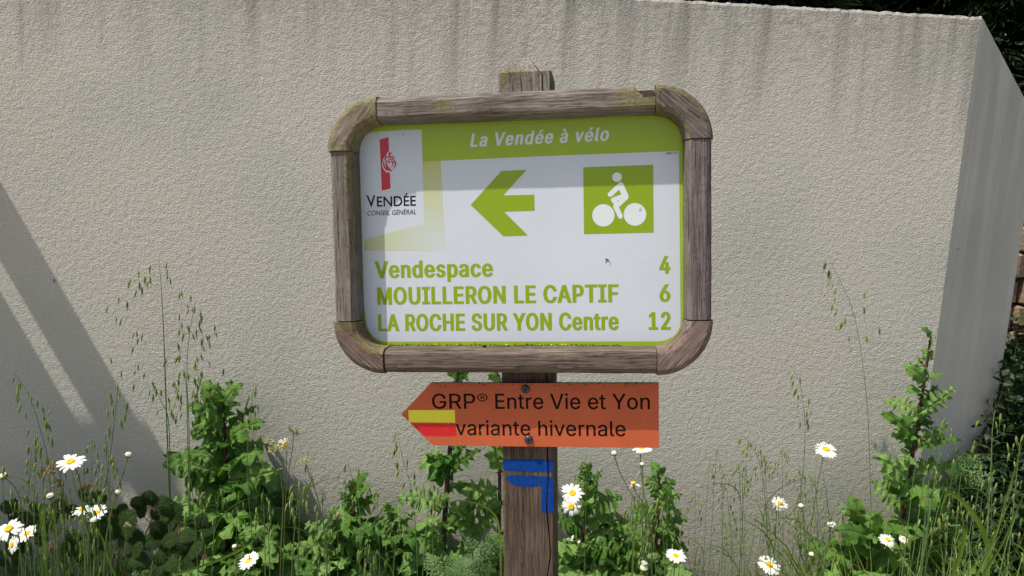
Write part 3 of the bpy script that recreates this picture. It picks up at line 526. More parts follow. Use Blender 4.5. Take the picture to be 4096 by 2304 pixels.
top = rail((RC + g_, 0, 0), (SW - RC - g_, 0, 0), (0, 0, 1), 'top_rail', M['wood_x'], lambda t, k: 0.1 + (0.85 * max(0, min(1, (t - .84) / .08)) if 2 < k < 9 else 0) + (0.62 * max(0, 1 - ((t - .25) / .05) ** 2) if 4 < k < 9 else 0), hole_top, 160)
top.data.materials.append(M['void'])  # rot colour darkened to stand in for the shade inside the hollow
for p_ in top.data.polygons:
    tt = (p_.center.x - RC) / (SW - 2 * RC)
    if tt > 0.943 and p_.center.z < -0.004 and p_.center.z > -0.028 and p_.center.y > -0.0125 and p_.center.y < 0.02: p_.material_index = 1
rail((RC + g_ + .002, 0, -SH), (SW - RC - g_, 0, -SH), (0, 0, -1), 'bottom_rail', M['wood_x2'], lambda t, k: 0.2 if k > 8 else 0.0, None, 120)
rail((0, 0, -RC - g_), (0, 0, -SH + RC + g_ + .001), (-1, 0, 0), 'left_stile', M['wood_z'], lambda t, k: (0.72 if k in (7, 8, 9) else (0.5 if k > 9 else 0.45 if k < 4 else 0.05)) * (1 - .7 * t), None, 100, 0.0015)
rail((SW, 0, -RC - g_), (SW, 0, -SH + RC + g_ + .001), (1, 0, 0), 'right_stile', M['wood_z2'], lambda t, k: 0.5 if k > 9 else 0.15, None, 100)
corner(RC, -RC, math.pi / 2, 'frame_corner', M['wood_d1'], lambda t, k: (0.85 if k in (3, 4, 8, 9) else 0.62 if k in (5, 7) else 0.75 if k > 9 else 0.5) + (0.25 if t < .12 else 0.12 if t > .9 else 0) - (0.4 if k == 6 and .15 < t < .85 else 0)).__setitem__('label', 'mossy upper left corner piece')
corner(SW - RC, -RC, 0, 'frame_corner', M['wood_d2'], lambda t, k: (1.05 if k in (2, 3, 4) else 0.45 if k == 5 else 0.0 if k in (6, 7) else 0.55) * (1 if t > .2 else .5) + (0.5 if t > 0.93 else 0) + (0.5 if k == 8 and t < .3 else 0)).__setitem__('label', 'upper right corner piece with yellow moss along its outer edge')
corner(RC, -SH + RC, math.pi, 'frame_corner', M['wood_d3'], lambda t, k: (0.8 if k in (8, 9, 10) and t > .25 else 0.45 if k > 6 else 0.1) + (0.35 if t < .15 else 0.2 if t > .88 else 0))['label'] = 'lower left corner piece with dusty algae on its inner edge'
corner(SW - RC, -SH + RC, -math.pi / 2, 'frame_corner', M['wood_d4'], lambda t, k: 0.15)['label'] = 'clean brown lower right corner piece'

# --- printed panel
from mathutils.geometry import delaunay_2d_cdt
def winding(x, y, cons):
    w_ = 0
    for c in cons:
        n = len(c)
        for i in range(n):
            x0, y0 = c[i]; x1, y1 = c[(i + 1) % n]
            if y0 <= y < y1:
                if (x1 - x0) * (y - y0) - (x - x0) * (y1 - y0) > 0: w_ += 1
            elif y1 <= y < y0:
                if (x1 - x0) * (y - y0) - (x - x0) * (y1 - y0) < 0: w_ -= 1
    return w_
def fill(cons):
    """triangles of the area with non-zero winding"""
    vs_ = []; es = []
    for c in cons:
        b = len(vs_); vs_ += [Vector(p) for p in c]; es += [(b + i, b + (i + 1) % len(c)) for i in range(len(c))]
    o = delaunay_2d_cdt(vs_, es, [], 0, 1e-9); V = o[0]; F = []
    for f in o[2]:
        cx = sum(V[i].x for i in f) / len(f); cy = sum(V[i].y for i in f) / len(f)
        if winding(cx, cy, cons) != 0: F.append(tuple(f))
    return V, F
def sheet(plist, y, mat, relm=None):
    """flat print: photo outlines laid on the plane at depth y"""
    g = Geo()
    for q in plist:
        sc = 1000.0; c = [(a * sc, b * sc) for a, b in pp(q, y)]
        V, F = fill([c]); g.add([(v.x / sc, y, v.y / sc) for v in V], [f if cross2(V, f) < 0 else f[::-1] for f in F])
    me = g.mesh(mat, False)
    if relm is not None: me.transform(relm)
    return me
def cross2(V, f): a, b, c = V[f[0]], V[f[1]], V[f[2]]; return (b.x - a.x) * (c.y - a.y) - (b.y - a.y) * (c.x - a.x)
def rrect(x0, x1, z0, z1, r, n=10):
    o = []
    for cx, cz, a in ((x1 - r, z1 - r, 0), (x0 + r, z1 - r, 90), (x0 + r, z0 + r, 180), (x1 - r, z0 + r, 270)):
        for i in range(n + 1):
            t = R(a + 90 * i / n); o.append((cx + r * math.cos(t), cz + r * math.sin(t)))
    return o
def poly2(pts, y, mat, thick=0.0, front=None):
    bm = bmesh.new(); vs_ = [bm.verts.new((x, y, z)) for x, z in pts]; f = bm.faces.new(vs_)
    if thick:
        r = bmesh.ops.extrude_face_region(bm, geom=[f]); 
        for v in r['geom']:
            if isinstance(v, bmesh.types.BMVert): v.co.y += thick
    bmesh.ops.triangulate(bm, faces=bm.faces[:]); return bm_mesh(bm, mat)
panel = link('panel', poly2(rrect(0.038, SW - 0.038, -SH + 0.038, -0.038, 0.05), PYP, M['green'], 0.005), sign)
def Z1(p): return (1280 + p[0] / 1.5901, 200 + p[1] / 1.5901)
def Z2(p): return (1280 + p[0] / 1.5901, 900 + p[1] / 1.5901)
LAY = [0]
def pp(pts, y): return [(S(a, b, y).x, S(a, b, y).z) for a, b in pts]
def layer(k): return PYP - 0.00009 * k
def printed(name, plist, k, mat, parent=None):
    return link(name, sheet(plist, layer(k), mat), parent or panel)
white = [Z1(p) for p in [(645, 505), (352, 520), (318, 528), (290, 545), (268, 575), (255, 610), (252, 645)]] + [Z2(p) for p in [(280, 500), (290, 590), (298, 640), (315, 680), (345, 715), (380, 735), (425, 743), (2145, 741), (2200, 733), (2245, 712), (2275, 680), (2292, 640), (2294, 590)]] + [Z1(p) for p in [(2283, 643), (1500, 672), (652, 710)]]
printed('white_field', [white], 1, M['white'])
# pale fading print
fa = [Z1(p) for p in [(652, 710), (768, 705), (775, 850), (795, 1276)]]; fb_ = [Z1(p) for p in [(652, 710), (663, 1100), (795, 1276), (768, 705)]]
def gradquad(name, q, ink, k):
    y = layer(k); P = [Vector((*t, 0)) for t in pp(q, y)]; n = 16; V = []; A = []; F = []
    for i in range(n + 1):
        for j in range(n + 1):
            u, v = i / n, j / n; p = (P[0] * (1 - u) + P[1] * u) * (1 - v) + (P[3] * (1 - u) + P[2] * u) * v
            V.append((p.x, y, p.y)); A.append(ink(u, v))
    for i in range(n):
        for j in range(n): q0 = i * (n + 1) + j; F.append((q0, q0 + 1, q0 + n + 2, q0 + n + 1))
    me = mesh(V, F, M['ink']); fattr(me, 'ink', A); return link(name, me, panel)
gradquad('fading_band', [Z1(p) for p in [(651, 710), (768, 705), (797, 1277), (663, 1104)]], lambda u, v: max(0, 0.95 - 0.62 * v - 0.15 * u * v - 0.1 * u), 2)
gradquad('fading_band', [Z1(p) for p in [(282, 1206), (663, 1104), (797, 1277), (284, 1278)]], lambda u, v: max(0, 0.72 - 0.45 * u - 0.2 * v * u), 2)
printed('arrow_symbol', [[Z1(p) for p in [(958, 985), (1153, 770), (1315, 762), (1165, 925), (1363, 920), (1365, 1022), (1170, 1028), (1323, 1180), (1167, 1185)]]], 3, M['ltext'])
printed('bicycle_square', [[Z1(p) for p in [(1674, 746), (2119, 730), (2122, 1161), (1679, 1171)]]], 3, M['ltext'])
def Zb(p): return (2320 + p[0] / 4.997, 650 + p[1] / 4.997)
def circ(cx, cy, r, n=40): return [Zb((cx + r * math.cos(2 * math.pi * i / n), cy + r * math.sin(2 * math.pi * i / n))) for i in range(n)]
printed('rider_head', [circ(740, 292, 96)], 4, M['wtext']); printed('wheel_symbol', [circ(468, 1056, 223)], 4, M['wtext']); printed('wheel_symbol', [circ(1099, 1037, 226)], 4, M['wtext'])
bodyp = [(790, 400), (820, 392), (845, 400), (862, 425), (960, 640), (970, 670), (970, 705), (955, 730), (778, 892), (850, 1050), (855, 1085), (843, 1112), (815, 1128), (785, 1122), (765, 1100), (668, 900), (662, 875), (668, 855), (678, 848), (625, 765), (618, 745), (622, 722), (640, 708), (824, 637), (779, 540), (640, 675), (605, 688), (575, 680), (555, 655), (553, 628), (565, 605)]
ya = layer(4)
printed('rider_symbol', [[Zb(p) for p in bodyp]], 4, M['wtext'])
printed('rider_gap', [[Zb(p) for p in [(737, 768), (798, 745), (752, 781)]]], 5, M['ltext'])
def Zh(p): return (1500 + p[0] / 5.8, 530 + p[1] / 5.8)
H = [[(107, 165), (315, 105), (325, 435), (290, 460), (255, 535), (215, 580), (190, 620), (190, 665), (165, 710), (163, 770), (190, 840), (268, 940), (312, 910), (347, 955), (360, 1298), (157, 1350)],
     [(345, 447), (365, 470), (403, 465), (390, 495), (360, 500), (352, 545), (325, 545), (322, 515), (293, 510), (310, 485)],
     [(245, 550), (450, 545), (430, 580), (265, 585), (255, 600), (262, 645), (240, 670), (220, 650), (222, 590)],
     [(315, 598), (475, 597), (445, 632), (308, 630)],
     [(205, 672), (183, 710), (185, 760), (215, 830), (280, 895), (315, 868), (370, 910), (398, 885), (330, 815), (290, 760), (272, 715), (278, 680), (300, 668), (325, 730), (358, 692), (345, 655), (305, 645), (265, 660), (240, 690), (238, 740), (268, 818), (235, 780), (218, 730), (213, 672)],
     [(368, 660), (388, 642), (430, 680), (432, 730), (400, 790), (360, 818), (395, 765), (400, 710)],
     [(420, 655), (455, 640), (490, 680), (498, 730), (470, 800), (400, 875), (440, 800), (460, 740), (450, 690)]]
printed('red_bar', [[Zh(p) for p in H[0]]], 3, M['redp']); tag(printed('heart_emblem', [[Zh(p) for p in q] for q in H[1:]], 3, M['redp']), kind='stuff')
rr_ = random.Random(3)
def speck(px, py, r):
    return [(px + r * (0.6 + 0.6 * rr_.random()) * math.cos(2 * math.pi * i / 9), py + r * (0.6 + .6 * rr_.random()) * math.sin(2 * math.pi * i / 9)) for i in range(9)]
sp_ = [speck(2432 + rr_.uniform(-9, 9), 1043 + rr_.uniform(-7, 9), rr_.uniform(1.5, 4)) for _ in range(12)] + [speck(2441, 1060, 2)] + [speck(2563 + rr_.uniform(-4, 4), 838 + rr_.uniform(-8, 8), rr_.uniform(1, 2.4)) for _ in range(7)] + \
      [speck(*Z1(p), r) for p, r in [((365, 530), 2.5), ((525, 540), 2.5), ((535, 528), 2), ((580, 560), 2), ((755, 520), 1.8), ((1620, 512), 1.4), ((1450, 470), 2), ((1485, 447), 2.2)]] + [speck(2578, 1052, 1.6), speck(1482, 1171, 1.4), speck(2525, 876, 1.6)]
tag(printed('dirt_specks', sp_, 6, M['dirt']), kind='stuff')

# --- lettering from outlines
GL = {}
for part in GDATA.split('|'):
    ch = part[0]; rest = part[1:].split(';')
    GL[ch] = (float(rest[0]), [[tuple(map(float, q.split(','))) for q in c.split(' ')] for c in rest[1:]])
CAP = 509.0
def lettering(name, s, p0, p1, cap_px, k, mat, parent, relm=None, ox=0.0, oy=0.0, shear=0.0, track=0.0, depth=None, raised=0.0):
    """s set between photo points p0 and p1 (baseline ends), capital height in photo pixels"""
    y = layer(k) if depth is None else depth
    A = S(*p0, y); B = S(*p1, y); mid = ((p0[0] + p1[0]) / 2, (p0[1] + p1[1]) / 2)
    ch_ = (S(mid[0], mid[1] - cap_px, y) - S(*mid, y)).length; sc = ch_ / (CAP + 2 * oy)
    adv = [GL[c][0] for c in s]; L = (B - A).length / sc
    lsb = min(x for c in GL[s[0]][1] for x, _ in c); last = GL[s[-1]]; rsb = last[0] - max(x for c in last[1] for x, _ in c)
    tr = track + ox * 1.1
    xs = (L - 2 * ox - tr * (len(s) - 1)) / (sum(adv) - lsb - rsb)
    x = -lsb * xs + ox; g = Geo()
    for i, c in enumerate(s):
        cons = []
        for con in GL[c][1]:
            P = [(a * xs, b) for a, b in con]; n = len(P); Q = []
            for j in range(n):
                a, b, d = Vector(P[j - 1]), Vector(P[j]), Vector(P[(j + 1) % n])
                e1 = (b - a).normalized(); e2 = (d - b).normalized()
                n1 = Vector((-e1.y, e1.x)); n2 = Vector((-e2.y, e2.x)); nn = n1 + n2
                if nn.length < 0.25: nn = n1
                nn.normalize(); mit = 1 / max(0.6, nn.dot(n1))
                q = b + Vector((nn.x * ox, nn.y * oy)) * mit
                Q.append((q.x, q.y + oy))
            cons.append(Q)
        if cons:
            V, F = fill(cons)
            g.add([((x + v.x + shear * v.y) * sc, v.y * sc, 0) for v in V], [f if cross2(V, f) > 0 else f[::-1] for f in F])
        x += adv[i] * xs + tr
    me = g.mesh(mat, False)
    xd = (B - A).normalized(); zd = Vector((0, 1, 0)).cross(xd) * -1
    zd = xd.cross(Vector((0, 1, 0))); 
    if zd.z < 0: zd = -zd
    mt = Matrix((xd, zd, Vector((0, -1, 0)))).transposed().to_4x4()
    me.transform(Matrix.Translation(A) @ mt)
    if relm is not None: me.transform(relm)
    return link(name, me, parent)
def L1(p): return (1440 + p[0] / 3.8136, 1000 + p[1] / 3.8136)
def L2(p): return (2100 + p[0] / 3.8136, 1000 + p[1] / 3.8136)
LT = M['ltext']
lettering('lettering', 'Vendespace', L1((232, 432)), L1((2030, 406)), 69, 3, LT, panel, None, 33, 12, track=4)
lettering('lettering', 'MOUILLERON LE CAPTIF', L1((266, 836)), L2((1430, 798)), 71, 3, LT, panel, None, 31, 13, track=0)
lettering('lettering', 'LA ROCHE SUR YON Centre', L1((280, 1240)), L2((1432, 1220)), 69.5, 3, LT, panel, None, 31, 13, track=0)
lettering('lettering', '4', L2((2048, 362)), L2((2220, 360)), 71, 3, LT, panel, None, 31, 13)
lettering('lettering', '6', L2((2052, 790)), L2((2220, 789)), 70, 3, LT, panel, None, 31, 13)
lettering('lettering', '12', L2((1885, 1218)), L2((2225, 1216)), 71, 3, LT, panel, None, 31, 13, track=16)
def V1(p): return (1850 + p[0] / 2.576, 200 + p[1] / 2.576)
lettering('lettering', 'La Vendée à vélo', V1((78, 999)), V1((1500, 935)), 54, 3, M['wtext'], panel, None, 28, 11, shear=0.2, track=32)
lettering('lettering', 'LRSY_9.2', V1((2097, 1077)), V1((2215, 1072)), 9, 3, M['ktext'], panel, None, 14, 12, track=10)
# small capitals of the department's name: the built-in humanist face
def builtin(name, runs, k, mat, parent):
    y = layer(k); ms = []
    for s, p0, p1, cap, shear, bold in runs:
        c = bpy.data.curves.new('t', 'FONT'); c.body = s; c.shear = shear; c.offset = bold; c.resolution_u = 4
        o = bpy.data.objects.new('t', c); COL.objects.link(o); bpy.context.view_layer.update()
        me = bpy.data.meshes.new_from_object(o.evaluated_get(bpy.context.evaluated_depsgraph_get())); bpy.data.objects.remove(o)
        xs = [v.co.x for v in me.vertices]; x0, x1 = min(xs), max(xs); h = 0.70
        A = S(*p0, y); B = S(*p1, y); m_ = ((p0[0] + p1[0]) / 2, (p0[1] + p1[1]) / 2); ch_ = (S(m_[0], m_[1] - cap, y) - S(*m_, y)).length
        xd = (B - A); Lx = xd.length; xd.normalize(); zd = xd.cross(Vector((0, 1, 0))); zd = zd if zd.z > 0 else -zd
        for v in me.vertices: v.co = A + xd * ((v.co.x - x0) / (x1 - x0) * Lx) + zd * (v.co.y / h * ch_)
        ms.append(me)
    g = Geo()
    for me in ms: g.add([v.co for v in me.vertices], [tuple(p.vertices) for p in me.polygons])
    return link(name, g.mesh(mat, False), parent)
def V7(p): return (1300 + p[0] / 2.898, 480 + p[1] / 2.898)
builtin('lettering', [('V', V7((484, 1007)), V7((588, 1004)), 46, 0, 0.014), ('ENDÉE', V7((603, 1003)), V7((1055, 992)), 40, 0, 0.014)], 3, M['ktext'], panel)
builtin('lettering', [('CONSEIL GÉNÉRAL', V7((492, 1108)), V7((1058, 1091)), 19, 0.18, 0.006)], 3, M['ktext'], panel)
# moss tufts and a small snail-like pebble in the gutter between panel and bottom rail
g = Geo(); rm = random.Random(5)
def blob(c, r):
    bm = bmesh.new(); bmesh.ops.create_icosphere(bm, subdivisions=1, radius=1)
    g.add([Vector(c) + Vector((v.co.x * r[0], v.co.y * r[1], v.co.z * r[2])) * (0.8 + 0.4 * rm.random()) for v in bm.verts], [tuple(v.index for v in f.verts) for f in bm.faces]); bm.free()
for px, w_ in [(1700, 6), (1830, 5), (2027, 9), (2035, 5), (2160, 7), (2205, 6), (2250, 8), (2262, 5), (2390, 4), (2480, 5)] + [(rm.uniform(1580, 2400), rm.uniform(1, 3)) for _ in range(40)]:
    q = S(px, 1379 + rm.uniform(-1, 3), PYP - 0.002); blob(q, (w_ * .00045, 0.0018, w_ * .00028))
tag(link('moss_tufts', g.mesh(M['lichen']), sign), kind='stuff')
g = Geo()
q0 = S(1420, 1100, PYP - .001)
for i in range(260):
    px = rm.uniform(1545, 2480); q = S(px, 1384 - rm.random() ** 2 * 9, PYP - 0.0012); blob(q, (rm.uniform(.0005, .0035), 0.0008, rm.uniform(.0004, .0012)))
tag(link('dirt_line', g.mesh(M['dirt'], False), sign), kind='stuff')
g = Geo(); rm = random.Random(8)
for i in range(5): blob(S(1938 + rm.uniform(-4, 4), 1386 + rm.uniform(-4, 4), 0.01), (0.0022, 0.002, 0.002))
tag(link('dropping', g.mesh(M['ktext'], False)), 'tiny dark brown crumb lying on the bottom rail of the sign frame', 'dropping').matrix_world = SMAT

# --- orange arrow board
AF = 0.0225
ab = thing('arrow_board', (0, 0, 0), 'orange pointed footpath board screwed to the post below the cycle sign', 'sign', mat=SMAT @ Matrix.Translation((0.33, 0.03, -0.55)))
AR = rel(ab.matrix_world)
def Z6(p): return (1580 + p[0] / 3.68, 1480 + p[1] / 3.68)
outl = pp([(1722.7, 1532.5), Z6((92, 652)), Z6((562, 1112)), (2636, 1792), (2635, 1533)], AF)
me = poly2(outl, AF, M['orange'], 0.0095); me.materials.append(M['black_edge'])
for p_ in me.polygons:
    if abs(p_.normal.y) < 0.5 and p_.normal.z > -0.2: p_.material_index = 1
me.transform(AR); board = link('board', me, ab)
def aprint(name, plist, k, mat):
    return link(name, sheet(plist, AF - 0.00009 * k, mat, AR), board)
aprint('yellow_stripe', [[Z6(p) for p in [(196, 590), (880, 590), (887, 775), (204, 770)]]], 2, M['yellow'])
aprint('red_stripe', [[Z6(p) for p in [(238, 788), (893, 790), (901, 975), (425, 973)]]], 2, M['red'])
kw = dict(depth=AF - 0.0001, ox=8, oy=5)
lettering('lettering', 'GRP', Z6((548, 571)), Z6((1186, 571)), 60.5, 0, M['engraved'], board, AR, **kw)
lettering('lettering', '®', Z6((1212, 498)), Z6((1366, 498)), 41, 0, M['engraved'], board, AR, depth=AF - 0.0001, ox=0, oy=0)
lettering('lettering', 'Entre Vie et Yon', Z6((1478, 572)), (2600, 1637.5), 61.5, 0, M['engraved'], board, AR, **kw)
lettering('lettering', 'variante hivernale', Z6((898, 958)), (2503, 1745.5), 60, 0, M['engraved'], board, AR, **kw)
def screw(px, py):
    y0 = AF; c = S(px, py, y0 - 0.003); R0 = 0.0076; g = Geo(); N = 36; V = []; F = []
    prof = [(1.0, 0.0), (1.0, -0.0012), (0.9, -0.0030), (0.7, -0.0044), (0.48, -0.0050)]
    for r, dy in prof: V += [(c.x + R0 * r * math.cos(2 * math.pi * j / N), y0 + dy, c.z + R0 * r * math.sin(2 * math.pi * j / N)) for j in range(N)]
    for lev, (rs, dy) in enumerate([(1, -0.0049), (1, -0.0015)]):
        V += [(c.x + R0 * (0.30 + 0.09 * math.cos(6 * 2 * math.pi * j / N)) * math.cos(2 * math.pi * j / N), y0 + dy, c.z + R0 * (0.30 + 0.09 * math.cos(6 * 2 * math.pi * j / N)) * math.sin(2 * math.pi * j / N)) for j in range(N)]
    V.append((c.x, y0 - 0.0015, c.z))
    for a in range(6):
        for j in range(N): F.append((a * N + j, a * N + (j + 1) % N, (a + 1) * N + (j + 1) % N, (a + 1) * N + j))
    for j in range(N): F.append((6 * N + j, 6 * N + (j + 1) % N, 7 * N))
    me = mesh(V, F, M['screw'], False); 
    me.polygons.foreach_set('use_smooth', [i < 4 * N for i in range(len(F))]); me.transform(AR)
    return link('screw', me, ab)
rs_ = random.Random(12)
tag(aprint('paint_specks', [speck(rs_.uniform(1760, 2620), rs_.uniform(1560, 1775), rs_.uniform(.5, 1.5)) for _ in range(40)], 2, M['wtext']), kind='stuff')
tag(aprint('grime', [speck(rs_.uniform(1735, 2630), 1534 + abs(rs_.gauss(0, 5)), rs_.uniform(1, 3)) for _ in range(60)], 2, M['engraved']), kind='stuff')
screw(*Z6((1917, 285))); screw(*Z6((1965, 1028)))

# added shade boards, placed so that their shadow edges fall where the photo has them
def caster_x(px, py):
    """position along the wall, at board height, of the edge whose shadow passes the photo point"""
    q = hit(px, py, W0, WN); s = (q - W0).dot(WD); dz = (2.05) - q.z
    d = SUN.dot(WD) / -SUN.z
    return s - d * dz + 2.0
def caster_board(x0, x1, name, w_=0.75, z=0.0):
    bm = bmesh.new(); bmesh.ops.create_cube(bm, size=1)
    for v in bm.verts: v.co = Vector((x0 + (x1 - x0) * (v.co.x + .5), -0.002 - w_ * (v.co.y + .5), z + 0.012 * v.co.z))
    link(name, bm_mesh(bm, M['timber']), caster)
eA = caster_x(328, 1300); eB = caster_x(155, 1300); eC = caster_x(76, 1300)
caster_board(eB, eA, 'edge_board')
xq = eC
for i in range(7): caster_board(xq - 0.2, xq, 'board', 0.75, -0.003 * (i % 2)); xq -= 0.198
bm = bmesh.new(); bmesh.ops.create_cube(bm, size=1)
for v in bm.verts: v.co = Vector((xq + (eA - xq) * (v.co.x + .5), -0.30 + 0.04 * v.co.y, 0.035 + 0.04 * v.co.z))
link('batten', bm_mesh(bm, M['timber']), caster)
# ------------------------------------------------------------------ plants: shared meshes
def leaf_mesh(seed, mat, width=0.34, lobes=4, depth=0.5, curl=0.5, ripple=0.03, teeth=0.05, clasp=0.0, n=30, base=0.0, rib=0.03, pleat=0.0):
    r = random.Random(seed); V = []; F = []; A = []; ph = [r.random() * 6.28 for _ in range(4)]
    cols = [-1, -.72, -.4, -rib * 2.6, -rib, 0, rib, rib * 2.6, .4, .72, 1]
    x = z = 0.0; ang = r.uniform(0.3, 0.7)
    side = r.uniform(-.15, .15)
    pos = []
    for i in range(n + 1):
        pos.append((x, z)); ang -= curl * 1.6 / n * (0.5 + 1.0 * i / n); x += math.cos(ang) / n; z += math.sin(ang) / n
    for i in range(n + 1):
        t = i / n
        env = (math.sin(math.pi * min(1, t ** 0.72)) ** 0.75 * 0.8 + 0.25 * t * (1 - t) * 2) if base == 0 else base + (1 - base) * math.sin(math.pi * t ** 0.9) ** 0.8
        if clasp: env = max(env, clasp * max(0, 1 - t * 9))
        for j, c in enumerate(cols):
            sgn = 1 if c > 0 else -1
            lob = 0.5 + 0.5 * math.cos(2 * math.pi * lobes * (t ** 0.9) + (0.5 if sgn > 0 else 0) + ph[0])
            lob = lob ** 0.85
            wdt = width * env * (1 - depth * (1 - lob))
            wdt *= 1 + teeth * (((i * 7 + (3 if sgn > 0 else 0)) % 3) - 1) * 1.5
            if i == n: wdt = 0
            e = abs(c)
            # lobes sweep forward or back, surface ripples towards the margin
            px = pos[i][0] + 0.10 * e * wdt * math.sin(lobes * t * 6.28 + ph[1])
            pz = pos[i][1] + e ** 1.6 * ripple * math.sin(t * 6.28 * lobes * 1.5 + ph[2] + sgn * 1.3) * (1 + r.random() * .3) - 0.12 * e * wdt + 0.02 * (e > 0.05) * (e < .5) + pleat * math.sin(t * 56 - e * 5) * min(1, e * 3)
            V.append((px, c * wdt + side * t * t * 0.5, pz)); A.append(0.9 if c == 0 else (0.7 if e <= rib * 1.01 else 0.0))
    m = len(cols)
    for i in range(n):
        for j in range(m - 1): F.append((i * m + j, (i + 1) * m + j, (i + 1) * m + j + 1, i * m + j + 1))
    me = mesh(V, F, mat, True); fattr(me, 'rib', A); return me
LETT = [leaf_mesh(10 + i, M['leaf'], width=0.33 + 0.03 * (i % 3), lobes=[4, 5, 3, 5][i % 4], depth=[.74, .78, .62, .82][i % 4], curl=[.5, .9, 1.2, .7, .3][i % 5], ripple=.06, clasp=.5, n=40) for i in range(10)]
LETS = [leaf_mesh(40 + i, M['leaf'], width=0.36, lobes=2, depth=.35, curl=[.5, .9, 1.3, .2][i % 4], ripple=.05, teeth=.09) for i in range(6)]
BRAM = [leaf_mesh(60 + i, M['bramble'], width=0.40, lobes=1, depth=0.0, curl=[.5, .8][i % 2], ripple=.025, teeth=.09, base=.2, n=46, rib=.02, pleat=.016) for i in range(4)]
def mug_mesh(seed):
    r = random.Random(seed); g = Geo()
    def seg(p, d, L, wd):
        d = d.normalized(); s = d.cross(Vector((0, 0, 1))).normalized(); q = p + d * L
        g.add([p - s * wd * .4, p + s * wd * .4, p + d * L * .55 + s * wd, q, p + d * L * .55 - s * wd], [(0, 1, 2, 3, 4)])
        return q
    p = Vector((0, 0, 0)); ang = 0.4
    for i in range(7):
        d = Vector((math.cos(ang), r.uniform(-.1, .1), math.sin(ang))); ang -= 0.14
        L0 = (1 - i / 8) * 0.34 * math.sin(math.pi * (i + 1.5) / 9)
        for sg in (-1, 1):
            a = p.copy(); dd = (d + Vector((0, sg * 1.5, r.uniform(-.3, .3)))).normalized()
            for k in range(3):
                b = a + dd * L0 * .45; seg(a, dd, L0 * .5, .02)
                for s2 in (-1, 1): seg(a + dd * L0 * .2, (dd + Vector((s2 * .9, 0, r.uniform(-.3, .3)))), L0 * .45, .018)
                a = b
        seg(p, d, .16, .02); p = p + d * 0.14
    return g.mesh(M['mug'], False, 'rib')
MUG = [mug_mesh(i) for i in range(4)]
def petal_mesh(k):
    V = []; n = 6; r = random.Random(k)
    dr = r.uniform(0.0, 0.5); tw = r.uniform(-.12, .12)
    for i in range(n + 1):
        t = i / n; wd = 0.135 * (0.45 + 0.55 * math.sin(math.pi * min(1, t * .75 + .12))) * (0.55 if i == n else 1)
        z = 0.06 * math.sin(t * 2.2) - dr * 0.22 * t * t
        V += [(0.22 + 0.78 * t, -wd + tw * t * t * .5, z - .02), (0.22 + 0.78 * t + (0.03 if i == n else 0), tw * t * t * .5, z + .012), (0.22 + 0.78 * t, wd + tw * t * t * .5, z - .02)]
    F = []
    for i in range(n):
        for j in range(2): a = i * 3 + j; F.append((a, a + 3, a + 4, a + 1))
    me = mesh(V, F, M['petal'], True); fattr(me, 'rib', [0.0] * len(V)); return me
PET = [petal_mesh(i) for i in range(5)]
def lathe(prof, mat, n=16, rough=0.0, seed=0):
    V = []; F = []; r = random.Random(seed)
    for rad, z in prof:
        for j in range(n):
            q = 1 + rough * r.uniform(-1, 1); t = 2 * math.pi * j / n; V.append((rad * q * math.cos(t), rad * q * math.sin(t), z * (1 + rough * .4 * r.uniform(-1, 1))))
    for i in range(len(prof) - 1):
        for j in range(n): F.append((i * n + j, i * n + (j + 1) % n, (i + 1) * n + (j + 1) % n, (i + 1) * n + j))
    F.append(tuple(range((len(prof) - 1) * n, len(prof) * n)))
    return mesh(V, F, mat, rough == 0)
DISC = lathe([(0.30, -0.02), (0.31, 0.04), (0.27, 0.10), (0.20, 0.135), (0.12, 0.125), (0.05, 0.10)], M['disc'], 22, 0.06)
CALYX = lathe([(0.03, -0.16), (0.12, -0.13), (0.25, -0.07), (0.29, -0.01)], M['calyx'], 12, 0.05)
BUDH = lathe([(0.55, -0.1), (0.80, 0.2), (0.85, 0.5), (0.70, 0.85), (0.42, 1.05), (0.2, 1.0)], M['bud'], 14, 0.06)
BUDC = lathe([(0.12, -0.55), (0.5, -0.38), (0.80, -0.05), (0.90, 0.25), (0.86, 0.42)], M['calyx'], 14, 0.06)
def spik(kind):
    g = Geo(); r = random.Random(kind); n = 6; L = 1.0
    pr = [(0, .015), (.15, .085), (.38, .125), (.65, .08), (.88, .025), (1.0, .004)]
    V = [(rad * math.cos(2 * math.pi * j / n) * (1.0), rad * .7 * math.sin(2 * math.pi * j / n), -x) for x, rad in pr for j in range(n)]
    F = [(i * n + j, i * n + (j + 1) % n, (i + 1) * n + (j + 1) % n, (i + 1) * n + j) for i in range(len(pr) - 1) for j in range(n)]
    g.add(V, F, 0.0)
    if kind: g.add([(0.02, 0, -.2), (.09, 0.02, -.45), (.04 + .08 * kind, 0.02, -1.12), (0.0, 0.03, -.5)], [(0, 1, 2, 3)], 1.0)
    g.tube([(0, 0, -.9), (0.03, 0, -1.25), (0.10, 0, -1.65)], [.010, .007, .003], 3, 0.6)
    return g.mesh(M['oat'], True, 'rib')
SPK = [spik(i) for i in range(3)]
def ribbon(path, wd, g, a=0.0, face=None):
    """grass blade: a creased ribbon along a path"""
    n = len(path); V = []; F = []
    for i, p in enumerate(path):
        t = i / (n - 1); d = (path[min(i + 1, n - 1)] - path[max(i - 1, 0)]).normalized()
        s = d.cross(face or Vector((0, 1, 0.2)))
        if s.length < .05: s = Vector((1, 0, 0))
        s.normalize(); w_ = wd * (1 - t ** 2.5) * (0.6 + .4 * min(1, t * 5)); up_ = s.cross(d)
        V += [p - s * w_, p + up_ * w_ * .35, p + s * w_]
    for i in range(n - 1):
        for j in range(2): q = i * 3 + j; F.append((q, q + 3, q + 4, q + 1))
    g.add(V, F, a)

